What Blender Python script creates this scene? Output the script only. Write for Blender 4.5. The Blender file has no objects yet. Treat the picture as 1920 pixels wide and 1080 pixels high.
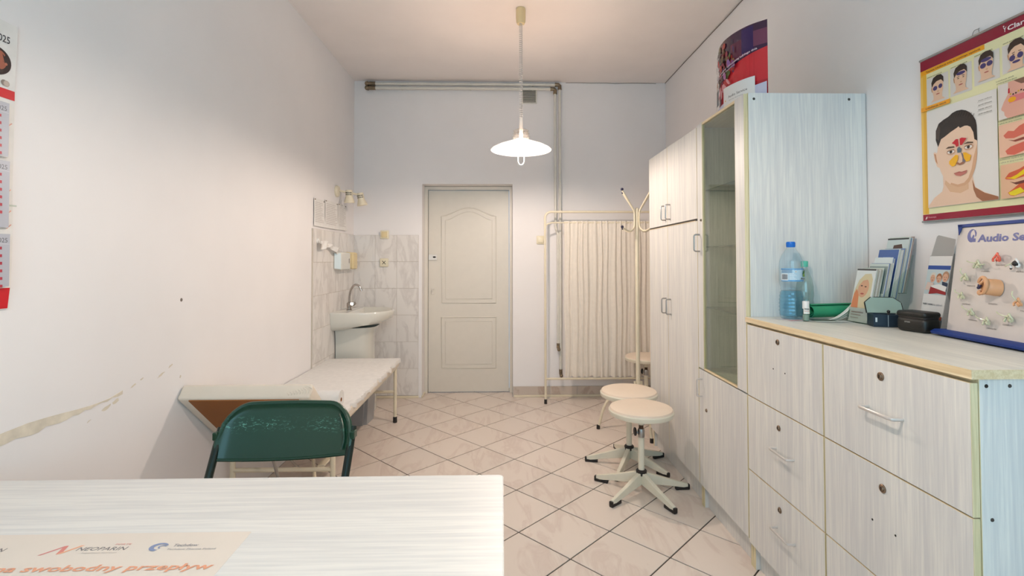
import bpy, bmesh, math, random
from mathutils import Vector, Matrix
random.seed(7)
SC = bpy.context.scene
COL = SC.collection
PI = math.pi
# ------------------------------------------------------------------ camera, world, lights, exposure
XL, XR, YB, YF, ZC = -1.411, 1.592, 4.786, -1.25, 3.024
def make_camera():
    yaw, pit, rol, f, sx, sy = 0.02424, 0.02174, -0.00176, 935.709, 3.738, -73.83
    fw = Vector((math.sin(yaw)*math.cos(pit), math.cos(yaw)*math.cos(pit), math.sin(pit)))
    r = Vector((math.cos(yaw), -math.sin(yaw), 0.0)); u = r.cross(fw)
    r2 = r*math.cos(rol)+u*math.sin(rol); u2 = -r*math.sin(rol)+u*math.cos(rol)
    m = Matrix((r2, u2, -fw)).transposed().to_4x4(); m.translation = Vector((0, 0, 1.31))
    cd = bpy.data.cameras.new('camera'); cam = bpy.data.objects.new('camera', cd); COL.objects.link(cam)
    cd.sensor_fit = 'HORIZONTAL'; cd.sensor_width = 36; cd.lens = f/1920*36
    cd.shift_x = -sx/1920; cd.shift_y = sy/1920; cd.clip_start = 0.02; cam.matrix_world = m
    SC.camera = cam
make_camera()
SC.view_settings.view_transform = 'Standard'; SC.view_settings.look = 'None'
SC.view_settings.gamma = 1; SC.view_settings.use_curve_mapping = False
SC.view_settings.exposure = 0.0
w = bpy.data.worlds.new('world'); SC.world = w; w.use_nodes = True
w.node_tree.nodes['Background'].inputs[0].default_value = (0.45, 0.72, 1.0, 1)
w.node_tree.nodes['Background'].inputs[1].default_value = 1.0
BULB = 1080.0       # radiance of the lamp bulbs
BULB_COL = (1.0, 0.835, 0.71)
def area(name, loc, rot, sx, sy, power, col):
    l = bpy.data.lights.new(name, 'AREA'); l.shape = 'RECTANGLE'; l.size = sx; l.size_y = sy; l.energy = power; l.color = col
    o = bpy.data.objects.new(name, l); COL.objects.link(o); o.location = loc; o.rotation_euler = rot; return o
area('window_daylight', (0.2, YF+0.02, 1.75), (PI/2, 0, 0), 1.9, 1.5, 33, (0.38, 0.74, 0.95))

# ------------------------------------------------------------------ materials
def lin(h):
    h = h.lstrip('#'); c = [int(h[i:i+2], 16)/255 for i in (0, 2, 4)]
    return tuple(x/12.92 if x <= .04045 else ((x+.055)/1.055)**2.4 for x in c)
def nm(name):
    m = bpy.data.materials.new(name); m.use_nodes = True; nt = m.node_tree
    return m, nt, nt.nodes['Principled BSDF']
def link(nt, a, b): nt.links.new(a, b)
def noise(nt, scale, detail=3, vec=None, rough=.5, dist=0):
    n = nt.nodes.new('ShaderNodeTexNoise'); n.inputs['Scale'].default_value = scale; n.inputs['Detail'].default_value = detail
    n.inputs['Roughness'].default_value = rough; n.inputs['Distortion'].default_value = dist
    if vec: link(nt, vec, n.inputs['Vector'])
    return n
def ramp(nt, fac, stops):
    r = nt.nodes.new('ShaderNodeValToRGB'); e = r.color_ramp.elements
    while len(e) < len(stops): e.new(.5)
    for i, (p, c) in enumerate(stops): e[i].position = p; e[i].color = tuple(c)+(1,) if len(c) == 3 else c
    link(nt, fac, r.inputs[0]); return r
def mapping(nt, scale, rot=(0, 0, 0), kind='Object', loc=(0, 0, 0)):
    t = nt.nodes.new('ShaderNodeTexCoord'); m = nt.nodes.new('ShaderNodeMapping')
    m.inputs['Scale'].default_value = scale; m.inputs['Rotation'].default_value = rot; m.inputs['Location'].default_value = loc
    link(nt, t.outputs[kind], m.inputs['Vector']); return m.outputs[0]
def bump(nt, b, h, strength=.2, dist=.01):
    n = nt.nodes.new('ShaderNodeBump'); n.inputs['Strength'].default_value = strength; n.inputs['Distance'].default_value = dist
    link(nt, h, n.inputs['Height']); link(nt, n.outputs[0], b.inputs['Normal'])
def plain(name, c, rough=.5, metal=0, var=.04, scale=14, bmp=.05, coat=0):
    m, nt, b = nm(name); c = lin(c) if isinstance(c, str) else c
    n = noise(nt, scale, 4, mapping(nt, (1, 1, 1)))
    r = ramp(nt, n.outputs[0], [(.3, [x*(1-var) for x in c]), (.7, [min(1, x*(1+var)) for x in c])])
    link(nt, r.outputs[0], b.inputs['Base Color']); b.inputs['Roughness'].default_value = rough; b.inputs['Metallic'].default_value = metal
    b.inputs['Coat Weight'].default_value = coat
    if bmp: bump(nt, b, n.outputs[0], bmp, .002)
    return m
def wood(name, axis, base='#e6e2dc', dark='#bdb9b5', rough=.42, scale=1.0):
    """whitewashed board: grain along axis 0/1/2"""
    m, nt, b = nm(name)
    s = [26*scale]*3; s[axis] = .9*scale
    v = mapping(nt, s); v2 = mapping(nt, [x*3.4 for x in s])
    n1 = noise(nt, 1.0, 5, v, .62, 1.1); n2 = noise(nt, 1.6, 3, v2, .6, .3)
    s3 = [5*scale]*3; s3[axis] = .7
    n3 = noise(nt, 1.0, 2, mapping(nt, s3), .5, .6)
    a = nt.nodes.new('ShaderNodeMath'); a.operation = 'MULTIPLY'; link(nt, n1.outputs[0], a.inputs[0]); link(nt, n2.outputs[0], a.inputs[1])
    a2 = nt.nodes.new('ShaderNodeMath'); a2.operation = 'MULTIPLY_ADD'; link(nt, n3.outputs[0], a2.inputs[0]); a2.inputs[1].default_value = .22; link(nt, a.outputs[0], a2.inputs[2])
    r = ramp(nt, a2.outputs[0], [(.24, lin(dark)), (.36, [x*.5+y*.5 for x, y in zip(lin(dark), lin(base))]), (.47, lin(base))])
    link(nt, r.outputs[0], b.inputs['Base Color']); b.inputs['Roughness'].default_value = rough
    bump(nt, b, a.outputs[0], .12, .002); return m
def marble(name, base, vein, scale=1.0, rough=.25, rnd=.05, rot=(0, 0, .6), warp=1.6, lo=.44, vs=(9, 1.6, 9)):
    m, nt, b = nm(name)
    v = mapping(nt, vs, rot)
    oi = nt.nodes.new('ShaderNodeObjectInfo')
    ad = nt.nodes.new('ShaderNodeVectorMath'); ad.operation = 'ADD'; link(nt, v, ad.inputs[0])
    sc = nt.nodes.new('ShaderNodeVectorMath'); sc.operation = 'SCALE'; link(nt, oi.outputs['Random'], sc.inputs['Scale']); sc.inputs[0].default_value = (31, 17, 23)
    link(nt, sc.outputs[0], ad.inputs[1])
    n = noise(nt, scale, 4, ad.outputs[0], .55, warp)
    bb = lin(base)
    r = ramp(nt, n.outputs[0], [(lo-.09, bb), (lo, lin(vein)), (lo+.08, bb)])
    h = nt.nodes.new('ShaderNodeHueSaturation'); link(nt, r.outputs[0], h.inputs['Color'])
    mr = nt.nodes.new('ShaderNodeMapRange'); link(nt, oi.outputs['Random'], mr.inputs[0]); mr.inputs[3].default_value = 1-rnd; mr.inputs[4].default_value = 1+rnd
    link(nt, mr.outputs[0], h.inputs['Value']); link(nt, h.outputs[0], b.inputs['Base Color'])
    b.inputs['Roughness'].default_value = rough; return m
def glassy(name, c, rough=.03, ior=1.45, alpha=None):
    m, nt, b = nm(name); b.inputs['Base Color'].default_value = lin(c)+(1,) if isinstance(c, str) else c+(1,)
    b.inputs['Roughness'].default_value = rough; b.inputs['IOR'].default_value = ior; b.inputs['Transmission Weight'].default_value = 1
    if alpha is not None: b.inputs['Alpha'].default_value = alpha
    return m
def thin(name, tint, gloss=.06, rough=.02, dens=None):
    m, nt, b = nm(name); out = nt.nodes['Material Output']
    t = nt.nodes.new('ShaderNodeBsdfTransparent'); t.inputs[0].default_value = (lin(tint) if isinstance(tint, str) else tint)+(1,)
    g = nt.nodes.new('ShaderNodeBsdfGlossy'); g.inputs['Roughness'].default_value = rough
    lw = nt.nodes.new('ShaderNodeLayerWeight'); f = nt.nodes.new('ShaderNodeMath'); f.operation = 'POWER'; link(nt, lw.outputs['Facing'], f.inputs[0]); f.inputs[1].default_value = 4.0
    a = nt.nodes.new('ShaderNodeMath'); a.operation = 'ADD'; link(nt, f.outputs[0], a.inputs[0]); a.inputs[1].default_value = gloss; a.use_clamp = True
    mx = nt.nodes.new('ShaderNodeMixShader'); link(nt, a.outputs[0], mx.inputs[0]); link(nt, t.outputs[0], mx.inputs[1]); link(nt, g.outputs[0], mx.inputs[2]); link(nt, mx.outputs[0], out.inputs[0]); return m
def print_mat(name, rough=.35):
    m, nt, b = nm(name); a = nt.nodes.new('ShaderNodeAttribute'); a.attribute_name = 'Col'
    link(nt, a.outputs['Color'], b.inputs['Base Color']); b.inputs['Roughness'].default_value = rough; return m
M = {}
def wall_mat():
    m, nt, b = nm('wall_paint'); v = mapping(nt, (1, 1, 1))
    n = noise(nt, 2.2, 5, v); n2 = noise(nt, 60, 4, v)
    c = lin('#f3efee'); r = ramp(nt, n.outputs[0], [(.3, [x*.965 for x in c]), (.7, c)])
    link(nt, r.outputs[0], b.inputs['Base Color']); b.inputs['Roughness'].default_value = .8
    bump(nt, b, n2.outputs[0], .06, .004); return m
M['wall'] = wall_mat()
M['ceiling'] = plain('ceiling_paint', '#f4ece8', .85, var=.02, scale=3)
M['plaster'] = plain('bare_plaster', '#e0d6c4', .9, var=.14, scale=22, bmp=.3)
M['grout'] = plain('grout', '#4b392f', .9, var=.15, scale=20)
M['floor_tile'] = marble('floor_tile', '#e6d8cc', '#dccbbf', 1.0, .3, .02, (0, 0, .9), 1.2, .4, (7, 2.2, 7))
M['wall_tile'] = marble('wall_tile', '#e9e4df', '#d9d3ce', 1.0, .16, .02, (0, .75, .75), 1.4, .42, (7, 7, 2.2))
M['skirt_tile'] = marble('skirting_tile', '#cbbcae', '#b8a596', 1.0, .25, .03, (0, .5, .5), 1.2, .4, (6, 6, 3))
M['wgrout'] = plain('wall_grout', '#c9bfb4', .9)
M['door'] = plain('door_paint', '#e0d9cd', .38, var=.015)
M['woodz'] = wood('whitewash_vertical', 2, '#e8e6e0', '#d2d1d0')
M['woodx'] = wood('whitewash_desk', 0, '#e9e6e0', '#d6d4d1', .4)
M['woody'] = wood('whitewash_counter', 1, '#e3dfd4', '#cfccc3', .4)
M['woodin'] = wood('cabinet_inside', 2, '#ded8c6', '#bdb8a6', .5)
M['edge'] = wood('cream_edging', 1, '#efdcb8', '#dac196', .45, 1.4)
M['edgez'] = wood('cream_edging_upright', 2, '#e9dcb6', '#d0c294', .45, 1.4)
M['cream'] = plain('cream_enamel', '#e8dcc2', .3, coat=.2)
M['ivory'] = plain('ivory_plastic', '#e9dfc4', .35)
M['yellow_plastic'] = plain('aged_yellow_plastic', '#e3cfa0', .4)
M['white'] = plain('white_plastic', '#e6e4e0', .4)
M['paper'] = plain('white_paper', '#e9e6e2', .7, scale=30)
M['vinyl'] = plain('cream_vinyl', '#e9dccb', .45, var=.02, scale=9, bmp=.1)
M['seatv'] = plain('seat_vinyl', '#ead8c4', .38, var=.02, scale=9)
M['seatr'] = plain('seat_rim', '#e4dcc8', .35)
M['pipew'] = plain('painted_pipe', '#dcd8ce', .35)
M['ceramic'] = plain('ceramic', '#dcd9cf', .12, var=.01, coat=.5, bmp=0)
M['chrome'] = plain('chrome', '#b4aca6', .18, 1, var=.08)
M['steel'] = plain('brushed_steel', '#a9a6a3', .35, 1)
M['darksteel'] = plain('dark_steel', '#6d5a4c', .4, .9)
M['brass'] = plain('aged_brass', '#8a7a64', .4, .8, var=.2)
M['handle'] = plain('pale_metal_handle', '#cfc9c4', .3, .35)
M['bronze'] = plain('bronze_lock', '#8b7765', .35, .9)
M['black'] = plain('black_rubber', '#221c1a', .5)
M['navyball'] = plain('dark_blue_plastic', '#2b2748', .35)
M['brown'] = plain('brown_hardboard', '#935720', .6, var=.06, scale=5)
M['bin'] = plain('grey_plastic_bin', '#a9a9ab', .4)
M['curtain'] = plain('cream_cotton', '#f8f0e4', .9, var=.03, scale=30)
M['cable'] = plain('cable_white', '#d5cfca', .5)
M['crack'] = plain('wall_crack', '#7f7269', .9)
M['green_mat'] = plain('green_rubber_mat', '#2a9468', .55, var=.06)
M['navy'] = plain('navy_box', '#1b2b3a', .45)
M['boxin'] = plain('pale_green_lining', '#93a89c', .6)
M['blackbox'] = plain('black_case', '#15130f', .42)
M['blue'] = plain('blue_plastic', '#002c78', .55)
M['bluecap'] = plain('blue_bottle_cap', '#1571cf', .35)
M['mintcap'] = plain('mint_cap', '#5ac0a4', .4)
M['boardgrey'] = plain('warm_grey_board', '#c9c0ba', .45)
M['flesh'] = plain('flesh_silicone', '#d8a175', .4, var=.08)
M['coral'] = plain('coral_acrylic', '#d9634f', .3, var=.25, scale=90)
M['clearmould'] = plain('clear_acrylic_mould', '#c9c9aa', .15, var=.12, scale=80)
M['screw'] = plain('screw_steel', '#4e4b47', .35, .7)
M['hole'] = plain('drilled_hole', '#2b241e', .9)
M['dark'] = plain('vent_dark', '#45403a', .9)
M['glass'] = thin('cabinet_glass', '#f0f6f1')
M['shelfglass'] = thin('shelf_glass', '#dbe8e0', .05)
M['pet'] = thin('bottle_plastic', (.90, .965, 1.0), .05, .06)
M['water'] = thin('water', (.68, .92, 1.0), .05, .05)
M['acrylic'] = thin('acrylic', '#eaf3ef', .05)
M['vial'] = thin('vial_plastic', '#edf5f2', .1, .08)
M['print'] = print_mat('printed_paper')
M['gloss'] = print_mat('glossy_print', .25)
def emis(name, c, s):
    m, nt, b = nm(name); b.inputs['Base Color'].default_value = (1, 1, 1, 1)
    b.inputs['Emission Color'].default_value = tuple(c)+(1,); b.inputs['Emission Strength'].default_value = s
    n = noise(nt, 5, 1); return m
M['bulb'] = emis('lit_bulb', BULB_COL, BULB); M['bulb_soft'] = emis('lit_bulb_soft', BULB_COL, BULB*.72)
def shade_mat():
    m, nt, b = nm('opal_shade'); out = nt.nodes['Material Output']
    b.inputs['Base Color'].default_value = (.9, .88, .85, 1); b.inputs['Roughness'].default_value = .3
    t = nt.nodes.new('ShaderNodeBsdfTranslucent'); t.inputs[0].default_value = (.98, .96, .93, 1)
    mx = nt.nodes.new('ShaderNodeMixShader'); mx.inputs[0].default_value = .86
    link(nt, b.outputs[0], mx.inputs[1]); link(nt, t.outputs[0], mx.inputs[2]); link(nt, mx.outputs[0], out.inputs[0]); return m
M['shade'] = shade_mat()
def chair_mat():
    m, nt, b = nm('green_painted_steel'); v = mapping(nt, (1, 1, 1))
    g = lin('#193c2a'); n = noise(nt, 6, 4, mapping(nt, (9, 9, 26), (0, .5, 0)), .65, 1.5); mk = noise(nt, 5, 2, v)
    r = ramp(nt, n.outputs[0], [(.56, (0, 0, 0)), (.64, (1, 1, 1))]); r2 = ramp(nt, mk.outputs[0], [(.42, (0, 0, 0)), (.52, (1, 1, 1))])
    sp = nt.nodes.new('ShaderNodeSeparateXYZ'); link(nt, v, sp.inputs[0])
    zb = ramp(nt, sp.outputs[2], [(.735, (0, 0, 0)), (.752, (1, 1, 1)), (.772, (1, 1, 1)), (.79, (0, 0, 0))])
    mu0 = nt.nodes.new('ShaderNodeMath'); mu0.operation = 'MULTIPLY'; link(nt, r.outputs[0], mu0.inputs[0]); link(nt, r2.outputs[0], mu0.inputs[1])
    mu = nt.nodes.new('ShaderNodeMath'); mu.operation = 'MULTIPLY'; link(nt, mu0.outputs[0], mu.inputs[0]); link(nt, zb.outputs[0], mu.inputs[1])
    mx = nt.nodes.new('ShaderNodeMix'); mx.data_type = 'RGBA'; link(nt, mu.outputs[0], mx.inputs[0])
    mx.inputs[6].default_value = g+(1,); mx.inputs[7].default_value = lin('#5c9480')+(1,)
    link(nt, mx.outputs[2], b.inputs['Base Color']); b.inputs['Roughness'].default_value = .3; return m
M['green'] = chair_mat()
M['gtube'] = plain('dark_green_tube', '#16241d', .25, .3)
def curtain_mat():
    m = M['curtain']; nt = m.node_tree; b = nt.nodes['Principled BSDF']; out = nt.nodes['Material Output']
    t = nt.nodes.new('ShaderNodeBsdfTranslucent'); t.inputs[0].default_value = lin('#f2e6d6')+(1,)
    mx = nt.nodes.new('ShaderNodeMixShader'); mx.inputs[0].default_value = .25
    link(nt, b.outputs[0], mx.inputs[1]); link(nt, t.outputs[0], mx.inputs[2]); link(nt, mx.outputs[0], out.inputs[0])
curtain_mat()

# ------------------------------------------------------------------ mesh helpers
def V(*a): return Vector(a)
class MB:
    def __init__(s): s.bm = bmesh.new()
    def add(s, tmp, mat=None, smooth=True):
        if mat is not None: tmp.transform(mat)
        me = bpy.data.meshes.new('tmp'); tmp.to_mesh(me); tmp.free(); s.bm.from_mesh(me); bpy.data.meshes.remove(me); return s
    def box(s, x0, x1, y0, y1, z0, z1, bev=.0015, seg=1, mat=None):
        t = bmesh.new(); bmesh.ops.create_cube(t, size=1)
        for v in t.verts: v.co = Vector((x0+(v.co.x+.5)*(x1-x0), y0+(v.co.y+.5)*(y1-y0), z0+(v.co.z+.5)*(z1-z0)))
        if bev: bmesh.ops.bevel(t, geom=t.edges[:], offset=min(bev, .45*min(abs(x1-x0), abs(y1-y0), abs(z1-z0))), segments=seg, affect='EDGES', profile=.5)
        return s.add(t, mat)
    def tube(s, pts, r, seg=12, closed=False, caps=True):
        pts = [Vector(p) for p in pts]; n = len(pts); t = bmesh.new(); rings = []; up = None
        rs = r if isinstance(r, (list, tuple)) else [r]*n
        for i, p in enumerate(pts):
            if closed: d = (pts[(i+1) % n]-pts[i-1])
            else: d = (pts[min(i+1, n-1)]-pts[max(i-1, 0)])
            d.normalize()
            if up is None:
                up = d.orthogonal().normalized()
            else:
                up = (up-d*up.dot(d)); up = up.normalized() if up.length > 1e-6 else d.orthogonal().normalized()
            sd = d.cross(up)
            rings.append([t.verts.new(p+(up*math.cos(2*PI*k/seg)+sd*math.sin(2*PI*k/seg))*rs[i]) for k in range(seg)])
        for i in range(n if closed else n-1):
            a, b = rings[i], rings[(i+1) % n]
            for k in range(seg): t.faces.new((a[k], a[(k+1) % seg], b[(k+1) % seg], b[k]))
        if caps and not closed: t.faces.new(rings[0][::-1]); t.faces.new(rings[-1])
        bmesh.ops.recalc_face_normals(t, faces=t.faces[:]); return s.add(t)
    def lathe(s, prof, c=(0, 0, 0), seg=32, mat=None, cap=True):
        t = bmesh.new(); rings = []
        for r, z in prof:
            if r < 1e-6: rings.append([t.verts.new((0, 0, z))])
            else: rings.append([t.verts.new((r*math.cos(2*PI*k/seg), r*math.sin(2*PI*k/seg), z)) for k in range(seg)])
        for a, b in zip(rings, rings[1:]):
            for k in range(seg):
                k2 = (k+1) % seg
                if len(a) == 1 and len(b) == 1: break
                if len(a) == 1: t.faces.new((a[0], b[k], b[k2]))
                elif len(b) == 1: t.faces.new((a[k], a[k2], b[0]))
                else: t.faces.new((a[k], a[k2], b[k2], b[k]))
        if cap:
            if len(rings[0]) > 1: t.faces.new(rings[0][::-1])
            if len(rings[-1]) > 1: t.faces.new(rings[-1])
        bmesh.ops.recalc_face_normals(t, faces=t.faces[:])
        m = Matrix.Translation(Vector(c))
        if mat is not None: m = m @ mat
        return s.add(t, m)
    def prism(s, pts, ext, bev=0):
        t = bmesh.new(); vs = [t.verts.new(Vector(p)) for p in pts]; f = t.faces.new(vs)
        r = bmesh.ops.extrude_face_region(t, geom=[f]); nv = [g for g in r['geom'] if isinstance(g, bmesh.types.BMVert)]
        bmesh.ops.translate(t, verts=nv, vec=Vector(ext)); bmesh.ops.recalc_face_normals(t, faces=t.faces[:])
        if bev: bmesh.ops.bevel(t, geom=t.edges[:], offset=bev, segments=1, affect='EDGES')
        return s.add(t)
    def ball(s, c, r, sx=1, sy=1, sz=1, seg=16):
        t = bmesh.new(); bmesh.ops.create_uvsphere(t, u_segments=seg, v_segments=max(6, seg*2//3), radius=r)
        return s.add(t, Matrix.Translation(Vector(c)) @ Matrix.Diagonal((sx, sy, sz, 1)))
    def grid(s, fn, nu, nv, thick=0, wrap=False):
        t = bmesh.new(); g = [[t.verts.new(fn(i/nu, j/nv)) for j in range(nv+1)] for i in range(nu+1)]
        for i in range(nu):
            for j in range(nv): t.faces.new((g[i][j], g[i+1][j], g[i+1][j+1], g[i][j+1]))
        if thick:
            bmesh.ops.recalc_face_normals(t, faces=t.faces[:]); bmesh.ops.solidify(t, geom=t.faces[:], thickness=thick)
        return s.add(t)
def wpos(o):
    p = Vector((0, 0, 0))
    while o is not None: p += o.location; o = o.parent
    return p
def props(o, label=None, cat=None, group=None, kind=None):
    if label: o['label'] = label
    if cat: o['category'] = cat
    if group: o['group'] = group
    if kind: o['kind'] = kind
    return o
def obj(name, mb, mat, parent=None, ang=35, origin=None, label=None, world=True):
    """link mesh built in world coordinates (or local if world=False)"""
    me = bpy.data.meshes.new(name); bm = mb.bm if isinstance(mb, MB) else mb
    off = wpos(parent) if parent else Vector((0, 0, 0))
    o = bpy.data.objects.new(name, me)
    if origin is not None: o.location = Vector(origin)-off; sub = Vector(origin)
    else: sub = off
    if world: bmesh.ops.translate(bm, verts=bm.verts, vec=-sub)
    bm.to_mesh(me); bm.free()
    if isinstance(mat, str): mat = M[mat]
    me.materials.append(mat)
    me.polygons.foreach_set('use_smooth', [True]*len(me.polygons)); me.set_sharp_from_angle(angle=math.radians(ang)); me.update()
    COL.objects.link(o)
    if parent: o.parent = parent
    if label: o['label'] = label
    return o
def thing(name, loc, label, cat, group=None):
    o = bpy.data.objects.new(name, None); o.empty_display_size = .05; o.location = loc; COL.objects.link(o); return props(o, label, cat, group)
def struct(o): o['kind'] = 'structure'; return o
def copy_thing(root, loc, label, rz=0, group=None):
    def cp(o, par):
        c = o.copy(); COL.objects.link(c); c.parent = par
        for ch in [x for x in bpy.data.objects if x.parent == o]: cp(ch, c)
        return c
    r = cp(root, None); r.location = loc; r.rotation_euler = (0, 0, rz); r['label'] = label
    if group: r['group'] = group
    return r
def arc(c, r, a0, a1, n, ax='xz'):
    out = []
    for i in range(n+1):
        a = a0+(a1-a0)*i/n; u, v = r*math.cos(a), r*math.sin(a)
        out.append((c[0]+u, c[1], c[2]+v) if ax == 'xz' else ((c[0]+u, c[1]+v, c[2]) if ax == 'xy' else (c[0], c[1]+u, c[2]+v)))
    return out
def smooth(pts, n=6):
    P = [Vector(p) for p in pts]; out = []
    for i in range(len(P)-1):
        a, b, c, d = P[max(i-1, 0)], P[i], P[i+1], P[min(i+2, len(P)-1)]
        for k in range(n):
            t = k/n; out.append(.5*((2*b)+(c-a)*t+(2*a-5*b+4*c-d)*t*t+(3*b-a-3*c+d)*t**3))
    return out+[P[-1]]
# flat print: layers of coloured polygons on a plane, one mesh with a colour attribute
_tc = {}
def text_geo(s, bold=0.0):
    key = (s, bold)
    if key in _tc: return _tc[key]
    cu = bpy.data.curves.new('t', 'FONT'); cu.body = s; cu.size = 1; cu.resolution_u = 2; cu.offset = bold
    o = bpy.data.objects.new('t', cu); COL.objects.link(o)
    dg = bpy.context.evaluated_depsgraph_get(); me = o.evaluated_get(dg).to_mesh()
    vs = [(v.co.x, v.co.y) for v in me.vertices]; fs = [tuple(p.vertices) for p in me.polygons]
    o.evaluated_get(dg).to_mesh_clear(); bpy.data.objects.remove(o); bpy.data.curves.remove(cu)
    x0 = min(v[0] for v in vs); x1 = max(v[0] for v in vs)
    _tc[key] = ([(a-x0, b) for a, b in vs], fs, x1-x0); return _tc[key]
class Print:
    def __init__(s, O, u, v, n, step=.00012, warp=None):
        s.O, s.u, s.v, s.n = Vector(O), Vector(u).normalized(), Vector(v).normalized(), Vector(n).normalized()
        s.verts, s.faces, s.cols, s.k, s.step, s.warp = [], [], [], 0, step, warp
    def _p(s, a, b):
        if s.warp: return s.warp(a, b, s.k*s.step)
        return s.O+s.u*a+s.v*b+s.n*(s.k*s.step)
    def poly(s, pts, c, same=False):
        if not same: s.k += 1
        b = len(s.verts); s.verts += [s._p(*p) for p in pts]; s.faces.append(tuple(range(b, b+len(pts)))); s.cols.append(lin(c)); return s
    def rect(s, x0, y0, x1, y1, c, nx=1):
        s.k += 1
        for i in range(nx):
            a, b2 = x0+(x1-x0)*i/nx, x0+(x1-x0)*(i+1)/nx
            s.poly([(a, y0), (b2, y0), (b2, y1), (a, y1)], c, True)
        return s
    def ell(s, cx, cy, rx, ry, c, rot=0, n=20):
        return s.poly([(cx+rx*math.cos(t)*math.cos(rot)-ry*math.sin(t)*math.sin(rot), cy+rx*math.cos(t)*math.sin(rot)+ry*math.sin(t)*math.cos(rot)) for t in [2*PI*i/n for i in range(n)]], c)
    def text(s, t, x, y, size, c, bold=0.0, width=None, rot=0, shear=0):
        vs, fs, w = text_geo(t, bold); s.k += 1; b = len(s.verts); sx = size if width is None else width/w
        for a, q in vs:
            X, Y = a*sx+q*size*shear, q*size; s.verts.append(s._p(x+X*math.cos(rot)-Y*math.sin(rot), y+X*math.sin(rot)+Y*math.cos(rot)))
        for f in fs: s.faces.append(tuple(i+b for i in f)); s.cols.append(lin(c))
        return s
    def line(s, x0, y0, x1, y1, wd, c):
        d = Vector((x1-x0, y1-y0)).normalized(); px, py = -d.y*wd/2, d.x*wd/2
        return s.poly([(x0-px, y0-py), (x1-px, y1-py), (x1+px, y1+py), (x0+px, y0+py)], c)
    def build(s, name, parent, mat='print', label=None):
        me = bpy.data.meshes.new(name); off = wpos(parent) if parent else Vector((0, 0, 0))
        me.from_pydata([v-off for v in s.verts], [], s.faces)
        me.materials.append(M[mat]); ca = me.color_attributes.new('Col', 'FLOAT_COLOR', 'CORNER'); d = []
        for p, c in zip(me.polygons, s.cols): d += list(c+(1,))*p.loop_total
        ca.data.foreach_set('color', d); me.update()
        o = bpy.data.objects.new(name, me); COL.objects.link(o)
        if parent: o.parent = parent
        if label: o['label'] = label
        return o

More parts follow.
